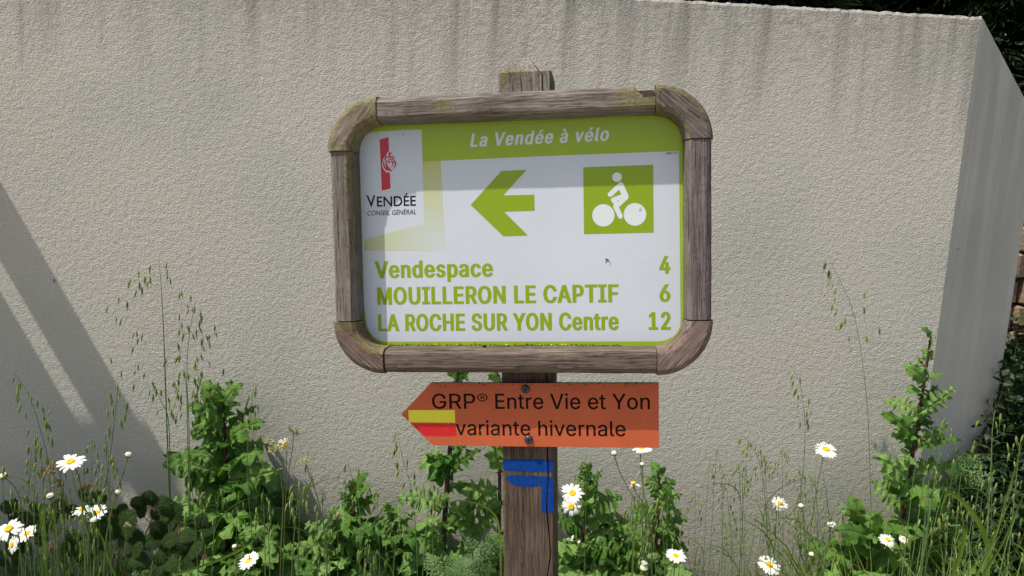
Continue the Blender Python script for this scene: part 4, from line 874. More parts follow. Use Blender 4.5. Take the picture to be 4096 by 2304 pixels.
def ground_pt(p, spread=0.03, r=rnd): return Vector((p.x + r.uniform(-spread, spread), p.y + r.uniform(-spread, spread), 0.0))
def path_from(pts, Y, to_ground=True, r=rnd, bow=0.0):
    P = [at(x, y, Y if not isinstance(Y, (list, tuple)) else Y[i]) for i, (x, y) in enumerate(pts)]
    if to_ground and P[-1].z > 0.02:
        a, b = P[-2], P[-1]; d = (b - a); k = 0.4 * b.z / max(1e-3, abs(d.z)); e = b + Vector((d.x * k * .6, 0, 0)); P.append(Vector((e.x, b.y, 0.0)))
    return smooth_path(P, 5)

def lettuce(pts, Y, label, n, size, name='lettuce_plant', cat='wild lettuce', stem_r=(0.0035, 0.008), stemmat='purple', seed=1, reach=1.0, group='leafy lettuce plants growing against the wall', start=0.0, pool=None, extra=(), flat=0.45, skip=None):
    r = random.Random(seed); P = path_from(pts, Y)
    base = P[-1].copy(); th = thing(name, base, label, cat, group)
    g = Geo(); k = len(P); g.tube([p - base for p in P], [stem_r[0] + (stem_r[1] - stem_r[0]) * i / (k - 1) for i in range(k)], 7)
    link('stem', g.mesh(M[stemmat], True, 'rib'), th)
    L = [0]
    for a, b in zip(P, P[1:]): L.append(L[-1] + (b - a).length)
    az = r.random() * 6.28
    vis = next((L[i] for i, p in enumerate(P) if (p - CAM).length and p.z < CAMH - p.y * 0.60), L[-1])
    tot = min(L[-1], vis + 0.05)
    for i in range(n):
        t = start + (1 - start) * (i / n) ** 0.9; s = t * tot
        j = max(0, next((q for q in range(len(L)) if L[q] >= s), len(L) - 1) - 1)
        u = (s - L[j]) / max(1e-5, L[j + 1] - L[j]) if j + 1 < len(L) else 0
        p = P[j].lerp(P[min(j + 1, len(P) - 1)], u)
        az += 2.4 + r.uniform(-.4, .4)
        el = (0.95 - 0.75 * min(1, t * 2.2)) + r.uniform(-.35, .35)
        d = Vector((math.cos(az), math.sin(az) * flat, 0)).normalized() * math.cos(el) + Vector((0, 0, math.sin(el)))
        ln = size * (0.38 + 0.62 * min(1, t * 2.2)) * r.uniform(.75, 1.2) * reach
        room = 2.3 + .0225 * p.x - .03 - p.y
        if d.y * ln > room: d.y = room / ln
        me = r.choice(pool or (LETT if t > 0.08 else LETS))
        nn = Vector((r.uniform(-.5, .5), -0.5 + r.uniform(-.5, .3), 1))
        link('leaf', me, th, frame(p - base, d, nn, ln))
    for (ax, ay, bx, by, Y2, me_i, nrm) in extra:
        a = at(ax, ay, Y - .01); b = at(bx, by, Y - 0.05); link('leaf', (LETT + LETS)[me_i], th, frame(a - base, b - a, Vector(nrm), (b - a).length * 1.08) @ Matrix.Diagonal((1, .78, .9, 1)))
    return th

def daisy(cx, cy, wpx, stem, label, tilt, Y=None, diam=0.050, npet=21, name='oxeye_daisy', seed=0, group='oxeye daisies in flower', cat='daisy', miss=0.06, droop=None, stemmat='stem'):
    r = random.Random(seed + int(cx * 7 + cy)); droop = r.uniform(-.12, .22) if droop is None else droop; Y = Y or diam * 1760 / wpx
    P = path_from([(cx, cy)] + stem, Y); base = P[-1].copy(); th = thing(name, base, label, cat, group)
    head = P[0]; nrm = Vector(tilt).normalized()
    P[0] = head - nrm * diam * 0.07; P.insert(1, head - nrm * diam * 0.28 - Vector((0, 0, diam * .12)))
    if nrm.y < -0.5:
        for i in range(2, len(P) - 1): P[i] = P[i] + Vector((0, diam * .35, 0))
    g = Geo(); g.tube([p - base for p in P], 0.0013, 5); link('stem', g.mesh(M[stemmat], True, 'rib'), th)
    R0 = diam / 2
    hm = frame(head - base, Vector(nrm).orthogonal(), nrm, R0)
    x_ = Vector(nrm).orthogonal(); 
    link('disc', DISC, th, hm); link('calyx', CALYX, th, hm)
    for i in range(npet):
        if r.random() < miss: continue
        a = 2 * math.pi * (i + r.uniform(-.25, .25)) / npet
        m = hm @ Matrix.Rotation(a, 4, 'Z') @ Matrix.Rotation(r.uniform(-.08, .10) + droop, 4, 'Y') @ Matrix.Rotation(r.uniform(-.25, .25), 4, 'X') @ Matrix.Diagonal((r.uniform(.88, 1.08), r.uniform(.8, 1.15) * 21 / npet * .85 if npet < 21 else r.uniform(.85, 1.15), 1, 1))
        link('petal', PET[r.randrange(5)], th, m)
    return th
def bud(cx, cy, wpx, stem, label, Y=1.6, half=False, group='daisy buds on long stems'):
    P = path_from([(cx, cy)] + stem, Y); base = P[-1].copy(); th = thing('daisy_bud', base, label, 'flower bud', group)
    g = Geo(); g.tube([p - base for p in P], 0.0012, 5); link('stem', g.mesh(M['stem'], True, 'rib'), th)
    d = (P[0] - P[1]).normalized(); s = wpx * Y / 1760 / 1.75
    m = frame(P[0] - base, d.orthogonal(), d + Vector((0, -.3, .3)), s)
    link('bud_head', BUDH, th, m); link('calyx', BUDC, th, m)
    if half:
        for i in range(12): link('petal', PET[i % 5], th, m @ Matrix.Translation((0, 0, .5)) @ Matrix.Rotation(2 * math.pi * i / 12, 4, 'Z') @ Matrix.Rotation(-1.15, 4, 'Y') @ Matrix.Scale(1.5, 4))
    return th
def oat(stem, Y, label, nsp, spread, height, seed, sp_len=0.028, name='wild_oat', group='wild oats in ear', blades=1, cat='wild oat', stem_r=0.0012, one_sided=0.0, lowfrac=1.0):
    """panicle along the upper part of the stem path; spread and height in metres"""
    r = random.Random(seed); P = path_from(stem, Y); base = P[-1].copy(); th = thing(name, base, label, cat, group)
    g = Geo(); n = len(P); g.tube([p - base for p in P], [0.0004 + (stem_r - .0004) * min(1, i / (n * .6)) for i in range(n)], 5)
    link('stem', g.mesh(M['oat_stem'], True, 'rib'), th)
    L = [0]
    for a, b in zip(P, P[1:]): L.append(L[-1] + (b - a).length)
    g = Geo(); sp = []
    for i in range(nsp):
        t = (i / max(1, nsp - 1)) ** 0.9; s = t * height
        j = max(0, next((q for q in range(len(L)) if L[q] >= s), len(L) - 1) - 1); u = (s - L[j]) / max(1e-5, L[j + 1] - L[j]) if j + 1 < len(L) else 0
        p = P[j].lerp(P[min(j + 1, n - 1)], min(1, u))
        side = r.choice((-1, 1)) if r.random() > abs(one_sided) else (1 if one_sided > 0 else -1)
        reach = spread * (0.12 + 0.88 * math.sin(math.pi * min(1, t * .75 + .02))) * r.uniform(.35, 1.0)
        e = p + Vector((side * reach, r.uniform(-.5, .5) * reach, r.uniform(.1, .75) * reach - 0.01))
        mid = p.lerp(e, .5) + Vector((0, 0, 0.16 * reach))
        g.tube([p - base, mid - base, e - base], [.00035, .00028, .0002], 3)
        sp.append((e, side))
    if g.v: link('branches', g.mesh(M['oat_stem'], True, 'rib'), th)
    for e, side in sp:
        d = Vector((side * r.uniform(-.12, .32), r.uniform(-.2, .2), -1)).normalized()
        m = Matrix.Translation(e - base) @ d.to_track_quat('-Z', 'Y').to_matrix().to_4x4() @ Matrix.Rotation(r.random() * 6.28, 4, 'Z') @ Matrix.Scale(sp_len * r.uniform(.8, 1.15), 4)
        link('spikelet', SPK[r.choice((0, 0, 1, 2))], th, m)
    for b in range(blades if r.random() < .5 else 0):
        s = r.uniform(.45, .8); q = P[int(s * (n - 1))]; g = Geo(); sg = r.choice((-1, 1)); ln = r.uniform(.10, .2); cv = r.uniform(.3, .9)
        ribbon([q - base + Vector((sg * ln * (.2 * t + .6 * t * t), -.02 * t, ln * (t - cv * t * t))) for t in [i / 10 for i in range(11)]], r.uniform(.0012, .0022), g, 0.1)
        link('blade', g.mesh(M['grass'], True, 'rib'), th)
    return th
def cocksfoot(cx, cy, size, stem, label, Y=1.7, mat='seed', seed=1, group='cocksfoot grass heads', tilt=0.0):
    r = random.Random(seed); P = path_from([(cx, cy)] + stem, Y); base = P[-1].copy(); th = thing('cocksfoot_grass', base, label, 'grass head', group)
    g = Geo(); g.tube([p - base for p in P], 0.0011, 4); link('stem', g.mesh(M['stem'], True, 'rib'), th)
    g = Geo(); s = size * Y / 1760
    for c in range(5):
        cc = P[0] + Vector((r.uniform(-.4, .4) * s, r.uniform(-.2, .2) * s, r.uniform(-.35, .3) * s))
        for i in range(60):
            d = Vector((r.uniform(-1, 1), r.uniform(-1, 1), r.uniform(-.6, 1))).normalized(); a = cc + d * s * .06; b = cc + d * s * r.uniform(.20, .34); q = d.orthogonal().normalized() * s * .04
            g.add([a - base, (a.lerp(b, .5) + q) - base, b - base, (a.lerp(b, .5) - q) - base], [(0, 1, 2, 3)], 0.0)
    link('seed_head', g.mesh(M[mat], False, 'rib'), th)
    return th
# ------------------------------------------------------------------ plants where they stand
BOT = 1449
GLt = 'leafy lettuce plants growing against the wall'
lettuce([(560, 1000), (565, 1100), (572, 1250), (575, BOT)], 2.19, 'tall bushy lettuce plant left of the sign, its shadow falling on the wall', 42, 0.23, seed=3, stem_r=(.004, .009), flat=.55,
        extra=[(570, 1195, 455, 1160, 1.98, 1, (0, -1, .6)), (575, 1210, 735, 1180, 1.98, 0, (0, -1, .3)), (565, 1120, 480, 1085, 1.98, 3, (0, -1, .5)), (570, 1110, 655, 1060, 1.98, 6, (0, -1, .7)), (572, 1300, 460, 1330, 1.9, 4, (0, -1, .8)), (572, 1290, 690, 1260, 1.9, 2, (0, -1, .5)), (560, 1010, 540, 985, 2.0, 11, (0, -1, .2))])
lettuce([(892, 1232), (888, 1320), (885, BOT)], 2.17, 'short leafy lettuce plant below the tip of the orange arrow board', 34, 0.165, seed=5)
lettuce([(835, 1320), (845, 1380), (850, BOT)], 2.1, 'low spreading lettuce plant left of the short one, near the bottom edge', 20, 0.17, seed=6, flat=.6)
lettuce([(985, 1290), (1000, 1370), (1005, BOT)], 2.15, 'low lettuce plant with pale sunlit leaves between the short one and the purple stem', 26, 0.17, seed=7, flat=.6)
lettuce([(1150, 930), (1148, 960), (1132, 1130), (1119, 1300), (1113, BOT)], 2.18, 'tall lettuce with a bare dark purple stem rising behind the orange board', 17, 0.17, seed=9, stem_r=(.006, .011), start=0.02,
        extra=[(1130, 1190, 1062, 1130, 1.97, 0, (0, -1, .5)), (1130, 1180, 1200, 1130, 1.97, 3, (0, -1, .5)), (1127, 1240, 1085, 1290, 1.97, 2, (0, -1, .6)), (1125, 1300, 1190, 1260, 1.97, 1, (0, -1, .5)), (1120, 1380, 1040, 1345, 1.95, 5, (0, -1, .6)), (1120, 1390, 1200, 1420, 1.95, 4, (0, -1, .4)), (1122, 1340, 1185, 1270, 1.97, 6, (0, -1, .4)), (1150, 945, 1125, 935, 2.0, 11, (0, -1, .3)), (1150, 950, 1175, 938, 2.0, 12, (0, -1, .3)), (1135, 1125, 1195, 1085, 2.0, 7, (0, -1, .2))])
lettuce([(1240, 930), (1256, 960), (1257, 1150), (1256, 1290), (1252, BOT)], 2.2, 'slender lettuce with a dark stem partly hidden by the left side of the post', 15, 0.15, seed=10, stem_r=(.004, .008),
        extra=[(1256, 1280, 1165, 1230, 1.99, 1, (0, -1, .4)), (1256, 1270, 1185, 1350, 1.99, 3, (0, -1, .6)), (1254, 1180, 1240, 1100, 1.99, 2, (0, -1, .5)), (1256, 960, 1210, 940, 2.0, 13, (0, -1, .5))])
lettuce([(1468, 1195), (1478, 1230), (1470, 1330), (1462, BOT)], 2.1, 'lettuce plant with budding tip just right of the post', 26, 0.155, seed=11, stem_r=(.003, .008),
        extra=[(1470, 1260, 1510, 1200, 1.82, 10, (0, -1, .4)), (1470, 1280, 1425, 1330, 1.8, 0, (0, -1, .6)), (1466, 1400, 1425, 1440, 1.75, 2, (0, -1, .8)), (1466, 1390, 1500, 1350, 1.8, 4, (0, -1, .8)), (1480, 1405, 1432, 1352, 1.8, 5, (0, -1, .3))])
lettuce([(1655, 1192), (1660, 1240), (1652, 1340), (1645, BOT)], 2.15, 'lettuce plant with ragged upright leaves below the right end of the orange board', 28, 0.15, seed=12, stem_r=(.003, .007), extra=[(1650, 1290, 1585, 1310, 1.87, 1, (0, -1, .6)), (1655, 1260, 1725, 1230, 1.87, 5, (0, -1, .5)), (1645, 1440, 1725, 1400, 1.7, 12, (0, -1, .6))])
lettuce([(1560, 1345), (1558, 1390), (1555, BOT)], 2.05, 'low bushy lettuce clump between two taller ones right of the post', 30, 0.15, seed=13, flat=.7)
lettuce([(2340, 858), (2322, 980), (2302, 1100), (2288, 1200), (2264, 1350), (2255, BOT)], 2.17, 'tallest lettuce, with magenta stem, at the right-hand corner of the wall', 38, 0.145, seed=14, stem_r=(.0035, .011), flat=.8,
        extra=[(2290, 1230, 2160, 1150, 1.86, 0, (0, -1, .8)), (2290, 1240, 2215, 1180, 1.86, 11, (0, -1, .8)), (2310, 1040, 2400, 975, 1.87, 3, (0, -1, .4)), (2322, 960, 2282, 915, 1.87, 12, (0, -1, .3)), (2300, 1110, 2232, 1035, 1.87, 6, (0, -1, .4)), (2300, 1120, 2385, 1070, 1.87, 1, (0, -1, .4)), (2280, 1280, 2330, 1230, 1.85, 13, (0, -1, .6)), (2275, 1330, 2325, 1300, 1.85, 14, (0, -1, .6)), (2262, 1400, 2330, 1400, 1.8, 2, (0, -1, .8))])
lettuce([(2150, 1290), (2165, 1350), (2175, BOT)], 2.1, 'broad leaved lettuce clump left of the tall magenta-stemmed one', 18, 0.19, seed=15, flat=.7, extra=[(2200, 1360, 2105, 1330, 1.75, 11, (0, -1, .9)), (2200, 1340, 2165, 1270, 1.78, 10, (0, -1, .6)), (2210, 1350, 2120, 1400, 1.72, 2, (0, -1, .8))])
lettuce([(2360, 1260), (2375, 1340), (2380, BOT)], 2.2, 'shaded lettuce clump at the foot of the wall end', 18, 0.15, seed=16, stemmat='stem')
lettuce([(650, 1360), (655, 1400), (660, BOT)], 1.95, 'low lettuce rosette under the tall bushy plant', 24, 0.15, seed=17, flat=.7)
lettuce([(735, 1395), (730, 1420), (728, BOT)], 2.2, 'small lettuce close to the wall beside the dark round leaves', 10, 0.13, seed=18)

# brambles
def bramble(pts, Y, label, leaves, seed, rad=.002):
    P = path_from(pts, Y); base = P[-1].copy(); th = thing('bramble', base, label, 'bramble', 'bramble shoots'); r = random.Random(seed)
    g = Geo(); g.tube([p - base for p in P], rad, 6); link('stem', g.mesh(M['purple'], True, 'rib'), th)
    for (x, y, size, ang, yy, nrm) in leaves:
        c = at(x, y, yy); s = size * yy / 1760
        for k, (da, sc) in enumerate(((0, 1.0), (1.25, .85), (-1.25, .85))):
            a = R(ang) + da; d = Vector((math.cos(a), r.uniform(-.25, .05), math.sin(a)))
            link('leaflet', BRAM[(k + seed) % 4], th, frame(c - base, d, Vector(nrm), s * sc))
        g = Geo(); j = min(range(len(P)), key=lambda q: (P[q] - c).length); g.tube([P[j] - base, (P[j].lerp(c, .5) + Vector((0, 0, .01))) - base, c - base], .0011, 4); link('leaf_stalk', g.mesh(M['purple'], True, 'rib'), th)
bramble([(400, 1258), (372, 1330), (340, 1400), (330, BOT)], 2.1, 'dark shaded bramble leaves low on the wall left of the tall lettuce', [(385, 1275, 62, 20, 2.12, (0, -1, .4)), (368, 1270, 45, 160, 2.12, (0, -1, .4)), (345, 1295, 30, 80, 2.12, (0, -1, .3))], 1)
bramble([(470, 1290), (430, 1340), (375, 1420), (350, BOT)], 1.8, 'bramble shoot with veined sunlit leaves and a magenta stem', [(440, 1300, 62, 120, 1.8, (.1, -1, .7)), (415, 1350, 66, 200, 1.78, (0, -1, .8)), (450, 1345, 60, -70, 1.76, (0, -1, .8)), (470, 1395, 60, 30, 1.75, (0, -1, .9)), (400, 1425, 55, 10, 1.7, (0, -1, .9)), (505, 1330, 52, 70, 1.8, (0, -1, .6))], 2)
bramble([(330, 1345), (300, 1390), (280, BOT)], 1.72, 'bramble with large pale grey-green leaves at the lower left', [(300, 1350, 92, 60, 1.72, (0, -1, .9)), (255, 1372, 66, 175, 1.72, (0, -1, .8)), (330, 1395, 62, -30, 1.7, (0, -1, .8))], 3)
bramble([(765, 1345), (745, 1390), (735, BOT)], 2.14, 'round dark bramble leaves against the wall right of the tall lettuce', [(740, 1338, 48, 40, 2.14, (0, -1, .2)), (722, 1262, 45, 100, 2.14, (0, -1, .2)), (745, 1360, 40, -60, 2.14, (0, -1, .2))], 4)
bramble([(230, 1262), (220, 1330), (215, BOT)], 2.05, 'shaded bramble thicket shoot behind the left daisies', [(220, 1265, 60, 20, 2.06, (0, -1, .3)), (160, 1300, 55, 110, 2.06, (0, -1, .3)), (250, 1310, 60, -20, 2.05, (0, -1, .3)), (120, 1340, 55, 160, 2.05, (0, -1, .3)), (60, 1320, 50, 60, 2.05, (0, -1, .3)), (300, 1300, 45, 60, 2.05, (0, -1, .3)), (200, 1370, 60, 200, 2.0, (0, -1, .4))], 5)
bramble([(20, 1290), (30, 1350), (40, BOT)], 2.05, 'shaded bramble leaves at the left edge of the picture', [(30, 1290, 50, 60, 2.05, (0, -1, .3)), (90, 1290, 40, 20, 2.05, (0, -1, .3)), (60, 1390, 60, 120, 2.0, (0, -1, .3)), (20, 1420, 60, 60, 1.9, (0, -1, .3))], 6)
# feathery mugwort beside the post
def mugwort(x0, x1, y0, Y, label, n, seed, size=.1):
    r = random.Random(seed); base = at((x0 + x1) / 2, BOT, Y); base = Vector((base.x, base.y, 0)); th = thing('mugwort', base, label, 'feathery weed', 'feathery weeds around the post')
    g = Geo(); tips = []
    for i in range(6):
        q = at(r.uniform(x0, x1), y0 + r.uniform(0, 60), Y + r.uniform(-.05, .05)); g.tube([Vector((0, 0, 0)), (q - base) * .5 + Vector((0, 0, .02)), q - base], [.003, .002, .001], 5); tips.append(q)
    link('stem', g.mesh(M['stem'], True, 'rib'), th)
    for i in range(n):
        q = tips[i % 6]; t = 1 - r.random() ** 1.4 * .55; p = (q - base) * t; az = r.random() * 6.28
        link('leaf', MUG[i % 4], th, frame(p, (math.cos(az), math.sin(az), r.uniform(.1, .9)), (0, -.6, 1), size * r.uniform(.6, 1.1)))
mugwort(1190, 1262, 1345, 1.75, 'feathery green weed clump against the left foot of the post', 60, 1, .085)
mugwort(1095, 1185, 1405, 1.65, 'lower feathery weed clump left of the first at the bottom edge', 50, 2, .09)
mugwort(2390, 2470, 1130, 2.35, 'dark feathery weed at the end of the wall in shade', 60, 3, .12)

# oxeye daisies
daisy(178, 1162, 68, [(190, 1180), (205, 1240), (215, BOT)], 'largest oxeye daisy, wide open, lifted highest at the far left', (.1, -.3, .95), seed=1, diam=.055)
daisy(22, 1330, 66, [(30, 1360), (40, BOT)], 'oxeye daisy cut by the left edge of the picture', (.05, -.5, .85), seed=2, diam=.052)
daisy(68, 1342, 52, [(75, 1370), (90, BOT)], 'oxeye daisy right of the one at the left edge', (-.2, -.5, .8), seed=3)
daisy(30, 1370, 38, [(40, 1400), (50, BOT)], 'oxeye daisy facing sideways below two others at the left edge', (-.45, -.85, .25), seed=4, diam=.045, Y=1.7)
daisy(243, 1291, 52, [(252, 1320), (262, BOT)], 'oxeye daisy with a bud in front, left of the bramble leaves', (-.1, -.65, .75), seed=5)
daisy(206, 1281, 52, [(215, 1300), (230, BOT)], 'thin faded oxeye daisy seen from the side', (-.05, -.12, 1), seed=6, miss=.35, droop=.15)
daisy(626, 1411, 60, [(628, 1440), (630, BOT)], 'tilted oxeye daisy below the tall bushy lettuce', (-.40, -.30, .85), seed=7)
daisy(717, 1117, 34, [(716, 1180), (708, 1280), (700, BOT)], 'wilted oxeye daisy beside the pale grass heads', (.55, -.5, .3), seed=8, miss=.5, droop=.35, diam=.042, Y=1.9)
daisy(1440, 1241, 60, [(1443, 1260), (1470, 1330), (1500, BOT)], 'upper of the two oxeye daisies touching the right side of the post', (.05, -.62, .8), seed=9, diam=.066)
daisy(1437, 1275, 50, [(1450, 1320), (1480, BOT)], 'lower of the two oxeye daisies touching the right side of the post', (-.05, -.95, .35), seed=10, diam=.058)
daisy(1448, 1363, 48, [(1455, 1390), (1460, BOT)], 'oxeye daisy half hidden by a lettuce leaf at the post', (-.15, -.35, .9), seed=11, Y=2.12, diam=.055)
daisy(1612, 1127, 58, [(1612, 1180), (1625, 1270), (1652, 1390), (1665, BOT)], 'oxeye daisy whose top is hidden by the orange board', (.0, -.15, 1), seed=12, Y=2.05, diam=.067)
daisy(1700, 1399, 56, [(1697, 1425), (1695, BOT)], 'bluish shaded oxeye daisy in front of a dark leaf', (.0, -.2, 1), seed=13)
daisy(2078, 1130, 56, [(2066, 1170), (2045, 1290), (2025, BOT)], 'tall oxeye daisy standing alone before the wall at the right', (-.1, -.42, .9), seed=14, diam=.069)
daisy(1962, 1266, 44, [(1958, 1310), (1950, BOT)], 'smaller oxeye daisy left of and below the tall lone one', (.05, -.5, .85), seed=15, diam=.055)
daisy(1935, 1421, 60, [(1937, 1440), (1938, BOT)], 'oxeye daisy at the bottom edge right of the post', (.1, -.45, .88), seed=16, diam=.07)
daisy(2233, 1357, 42, [(2235, 1390), (2232, BOT)], 'oxeye daisy in front of the magenta stem', (.05, -.45, .85), seed=17, diam=.045, Y=1.88)
daisy(2273, 1355, 24, [(2270, 1390), (2262, BOT)], 'very small half open daisy right of the magenta stem', (.1, -.5, .9), seed=18, Y=1.88, diam=.026, npet=15)
daisy(2091, 1322, 24, [(2085, 1360), (2070, BOT)], 'small half open daisy at the edge of the broad lettuce clump', (-.3, -.3, 1), seed=19, diam=.028, npet=15, droop=-.5)
daisy(1593, 1215, 40, [(1600, 1240), (1625, 1290), (1640, BOT)], 'withered daisy with thin drooping petals on the side stem', (-.2, -.1, .8), seed=20, miss=.6, droop=.5, diam=.04, Y=1.65, npet=15)
bud(322, 1147, 17, [(310, 1190), (285, 1270), (260, BOT)], 'white daisy bud on a long leaning stem above the dark bramble leaves', 1.55)
bud(295, 1240, 15, [(285, 1265), (262, BOT)], 'small daisy bud branching below the long leaning one', 1.55)
bud(128, 1252, 20, [(138, 1290), (150, BOT)], 'fat cream daisy bud left of centre among the oats', 1.55)
bud(12, 1200, 20, [(45, 1240), (62, 1330), (80, BOT)], 'daisy bud on an arching stem at the left edge', 1.55)
bud(237, 1312, 18, [(240, 1340), (238, BOT)], 'daisy bud in front of an open daisy', 1.5)
bud(1545, 1143, 15, [(1560, 1190), (1590, 1245), (1620, 1290), (1650, BOT)], 'white tipped daisy bud under the orange board', 1.62)
bud(1615, 1170, 12, [(1618, 1220), (1615, 1300), (1612, BOT)], 'green daisy bud below the board, near the half hidden daisy', 1.7)
bud(2015, 1275, 14, [(2022, 1310), (2025, BOT)], 'daisy bud between the two right-hand daisies', 1.75)
bud(2041, 1397, 14, [(2043, 1420), (2044, BOT)], 'daisy bud near the bottom edge right of centre', 1.75)
bud(590, 1377, 13, [(592, 1400), (595, BOT)], 'daisy bud beside the tilted daisy', 1.75)
bud(1620, 1433, 22, [(1622, 1445), (1622, BOT)], 'half opened daisy bud at the bottom edge right of the post', 1.6, True)
# grass heads
cocksfoot(688, 1120, 44, [(700, 1170), (712, 1260), (705, BOT)], 'largest straw coloured grass head beside the wilted daisy', 1.75, seed=1)
cocksfoot(738, 1083, 26, [(735, 1130), (720, 1240), (712, BOT)], 'uppermost straw coloured grass head', 1.75, seed=2)
cocksfoot(765, 1157, 28, [(775, 1185), (800, 1260), (815, 1330), (830, BOT)], 'straw coloured grass head on the leaning wiry stem', 1.75, seed=3)
cocksfoot(122, 1178, 36, [(150, 1190), (158, 1290), (150, BOT)], 'pinkish grass head left of the largest daisy', 1.6, 'pinkseed', 4)
cocksfoot(150, 1216, 26, [(160, 1240), (165, BOT)], 'pinkish grass head under the largest daisy', 1.6, 'pinkseed', 5)
cocksfoot(218, 1221, 20, [(210, 1240), (235, 1290), (250, BOT)], 'small rounded grass head right of the largest daisy', 1.6, 'pinkseed', 6)
cocksfoot(320, 1322, 20, [(318, 1350), (315, BOT)], 'plantain-like grass head before the pale bramble leaf', 1.65, 'seed', 7)
cocksfoot(130, 1370, 24, [(115, 1400), (110, BOT)], 'dull red grass head low at the left', 1.6, 'pinkseed', 8)
cocksfoot(512, 1400, 16, [(512, 1420), (510, BOT)], 'brown grass head in front of the tall lettuce', 1.7, 'pinkseed', 9)
cocksfoot(848, 1300, 26, [(850, 1340), (850, BOT)], 'dry fluffy grass head before the short lettuce', 1.8, 'seed', 10)
cocksfoot(1428, 1228, 1, [(1430, 1240), (1430, BOT)], 'unused', 1.8, 'seed', 11) if False else None
cocksfoot(1468, 1175, 22, [(1470, 1190), (1475, 1240)], 'green flower spike at the tip of the lettuce right of the post', 1.85, 'oat', 12)

# wild oats one can pick out
oat([(400, 655), (406, 730), (414, 900), (425, 1240), (430, BOT)], 2.1, 'tallest wild oat left of the sign with the widest loose ear', 58, .175, .42, 21, stem_r=.0026, blades=0)
oat([(465, 925), (470, 1000), (474, 1200), (478, BOT)], 2.05, 'wild oat with a narrow ear right of the tallest one', 30, .05, .16, 22, stem_r=.0024, blades=1)
oat([(385, 960), (405, 1010), (424, 1060), (428, 1240)], 2.1, 'side shoot of wild oat leaning from the tallest stalk', 10, .03, .10, 23, blades=0, stem_r=.0016)
oat([(492, 760), (478, 830), (470, 940), (476, 1100), (480, BOT)], 1.9, 'wild oat with a loose ear hanging between the tallest one and the bushy lettuce', 22, .05, .26, 24, blades=0)
oat([(38, 940), (75, 1000), (112, 1120), (125, 1200), (130, BOT)], 1.75, 'wild oat arching from the left edge', 22, .035, .20, 25, blades=1)
oat([(298, 960), (290, 1040), (275, 1160), (250, 1300), (235, BOT)], 1.8, 'wild oat crossing the shaded strip of wall', 12, .03, .14, 26, blades=0, stem_r=.0018)
oat([(638, 958), (634, 1010), (622, 1180), (640, BOT)], 1.85, 'thin wild oat before the bushy lettuce', 9, .02, .12, 27, blades=0)
oat([(770, 1160), (790, 1220), (812, 1310), (825, BOT)], 1.85, 'leaning wiry grass stalk right of the straw heads', 3, .01, .05, 28, blades=0)
oat([(2085, 650), (2110, 700), (2150, 800), (2180, 1000), (2190, 1250), (2192, BOT)], 2.2, 'tallest wild oat before the wall right of the sign', 22, .075, .30, 31, blades=0)
oat([(1990, 920), (2015, 975), (2025, 1100), (2010, 1280), (1985, BOT)], 2.15, 'slender wild oat right of the orange board', 14, .03, .20, 32, blades=0)
oat([(1868, 1095), (1905, 1150), (1925, 1260), (1935, BOT)], 2.15, 'arching wild oat in the thin stand before the wall', 20, .035, .14, 33, blades=0)
oat([(1000, 1085), (1012, 1150), (1035, 1230), (1045, 1330), (1050, BOT)], 1.9, 'wild oat below the tip of the orange board', 16, .03, .2, 34, blades=0)
oat([(875, 1160), (885, 1200), (905, 1290), (905, BOT)], 1.9, 'wild oat above the short lettuce', 12, .04, .12, 35, blades=0)
ro = random.Random(99)
LBT = 'thin wild oat in the sparse stand before the bare wall right of the post'
for i in range(34):
    x = ro.uniform(1735, 2090); y = ro.uniform(1120, 1330); dx = ro.uniform(-30, 30); Yv = ro.uniform(2.0, 2.27)
    oat([(x, y), (x + dx * .3, y + 60), (x + dx, BOT)], Yv, LBT, ro.randint(5, 13), .028, ro.uniform(.08, .16), 200 + i, group='thin oats before the wall', blades=ro.choice((0, 1)), sp_len=.020, stem_r=.0009)
LBL = 'wild oat in the crowded grass at the lower left around the daisies'
for i in range(24):
    x = ro.uniform(0, 300); y = ro.uniform(1060, 1330); dx = ro.uniform(-25, 30)
    oat([(x, y), (x + dx * .3, y + 60), (x + dx, BOT)], ro.uniform(1.5, 1.95), LBL, ro.randint(6, 14), .03, ro.uniform(.08, .18), 300 + i, group='crowded oats at the lower left', blades=1, sp_len=.024, stem_r=.0011)
LBM = 'wild oat standing among the lettuce plants left of the post'
for i in range(16):
    x = ro.uniform(380, 1090); y = ro.uniform(1190, 1380); dx = ro.uniform(-25, 25)
    oat([(x, y), (x + dx * .3, y + 50), (x + dx, BOT)], ro.uniform(1.6, 1.95), LBM, ro.randint(5, 11), .03, ro.uniform(.07, .14), 400 + i, group='oats among the lettuce left of the post', blades=1, stem_r=.0014)
LBR = 'pale wild oat drooping before the dark undergrowth at the right edge'
for i in range(24):
    x = ro.uniform(2290, 2590); y = ro.uniform(1020, 1330); dx = ro.uniform(-60, 20)
    oat([(x, y), (x + dx * .3 - 8, y + 50), (x + dx - 20, BOT)], ro.uniform(1.75, 2.15), LBR, ro.randint(4, 8), .07, ro.uniform(.1, .24), 500 + i, group='pale oats at the right edge', blades=1, sp_len=.027, stem_r=.0016)
LBP = 'short wild oat among the leaves just right of the post'
for i in range(9):
    x = ro.uniform(1420, 1740); y = ro.uniform(1230, 1380); dx = ro.uniform(-15, 15)
    oat([(x, y), (x + dx * .3, y + 50), (x + dx, BOT)], ro.uniform(1.75, 2.0), LBP, ro.randint(5, 9), .025, ro.uniform(.06, .12), 600 + i, group='oats right of the post', blades=1, stem_r=.0012)

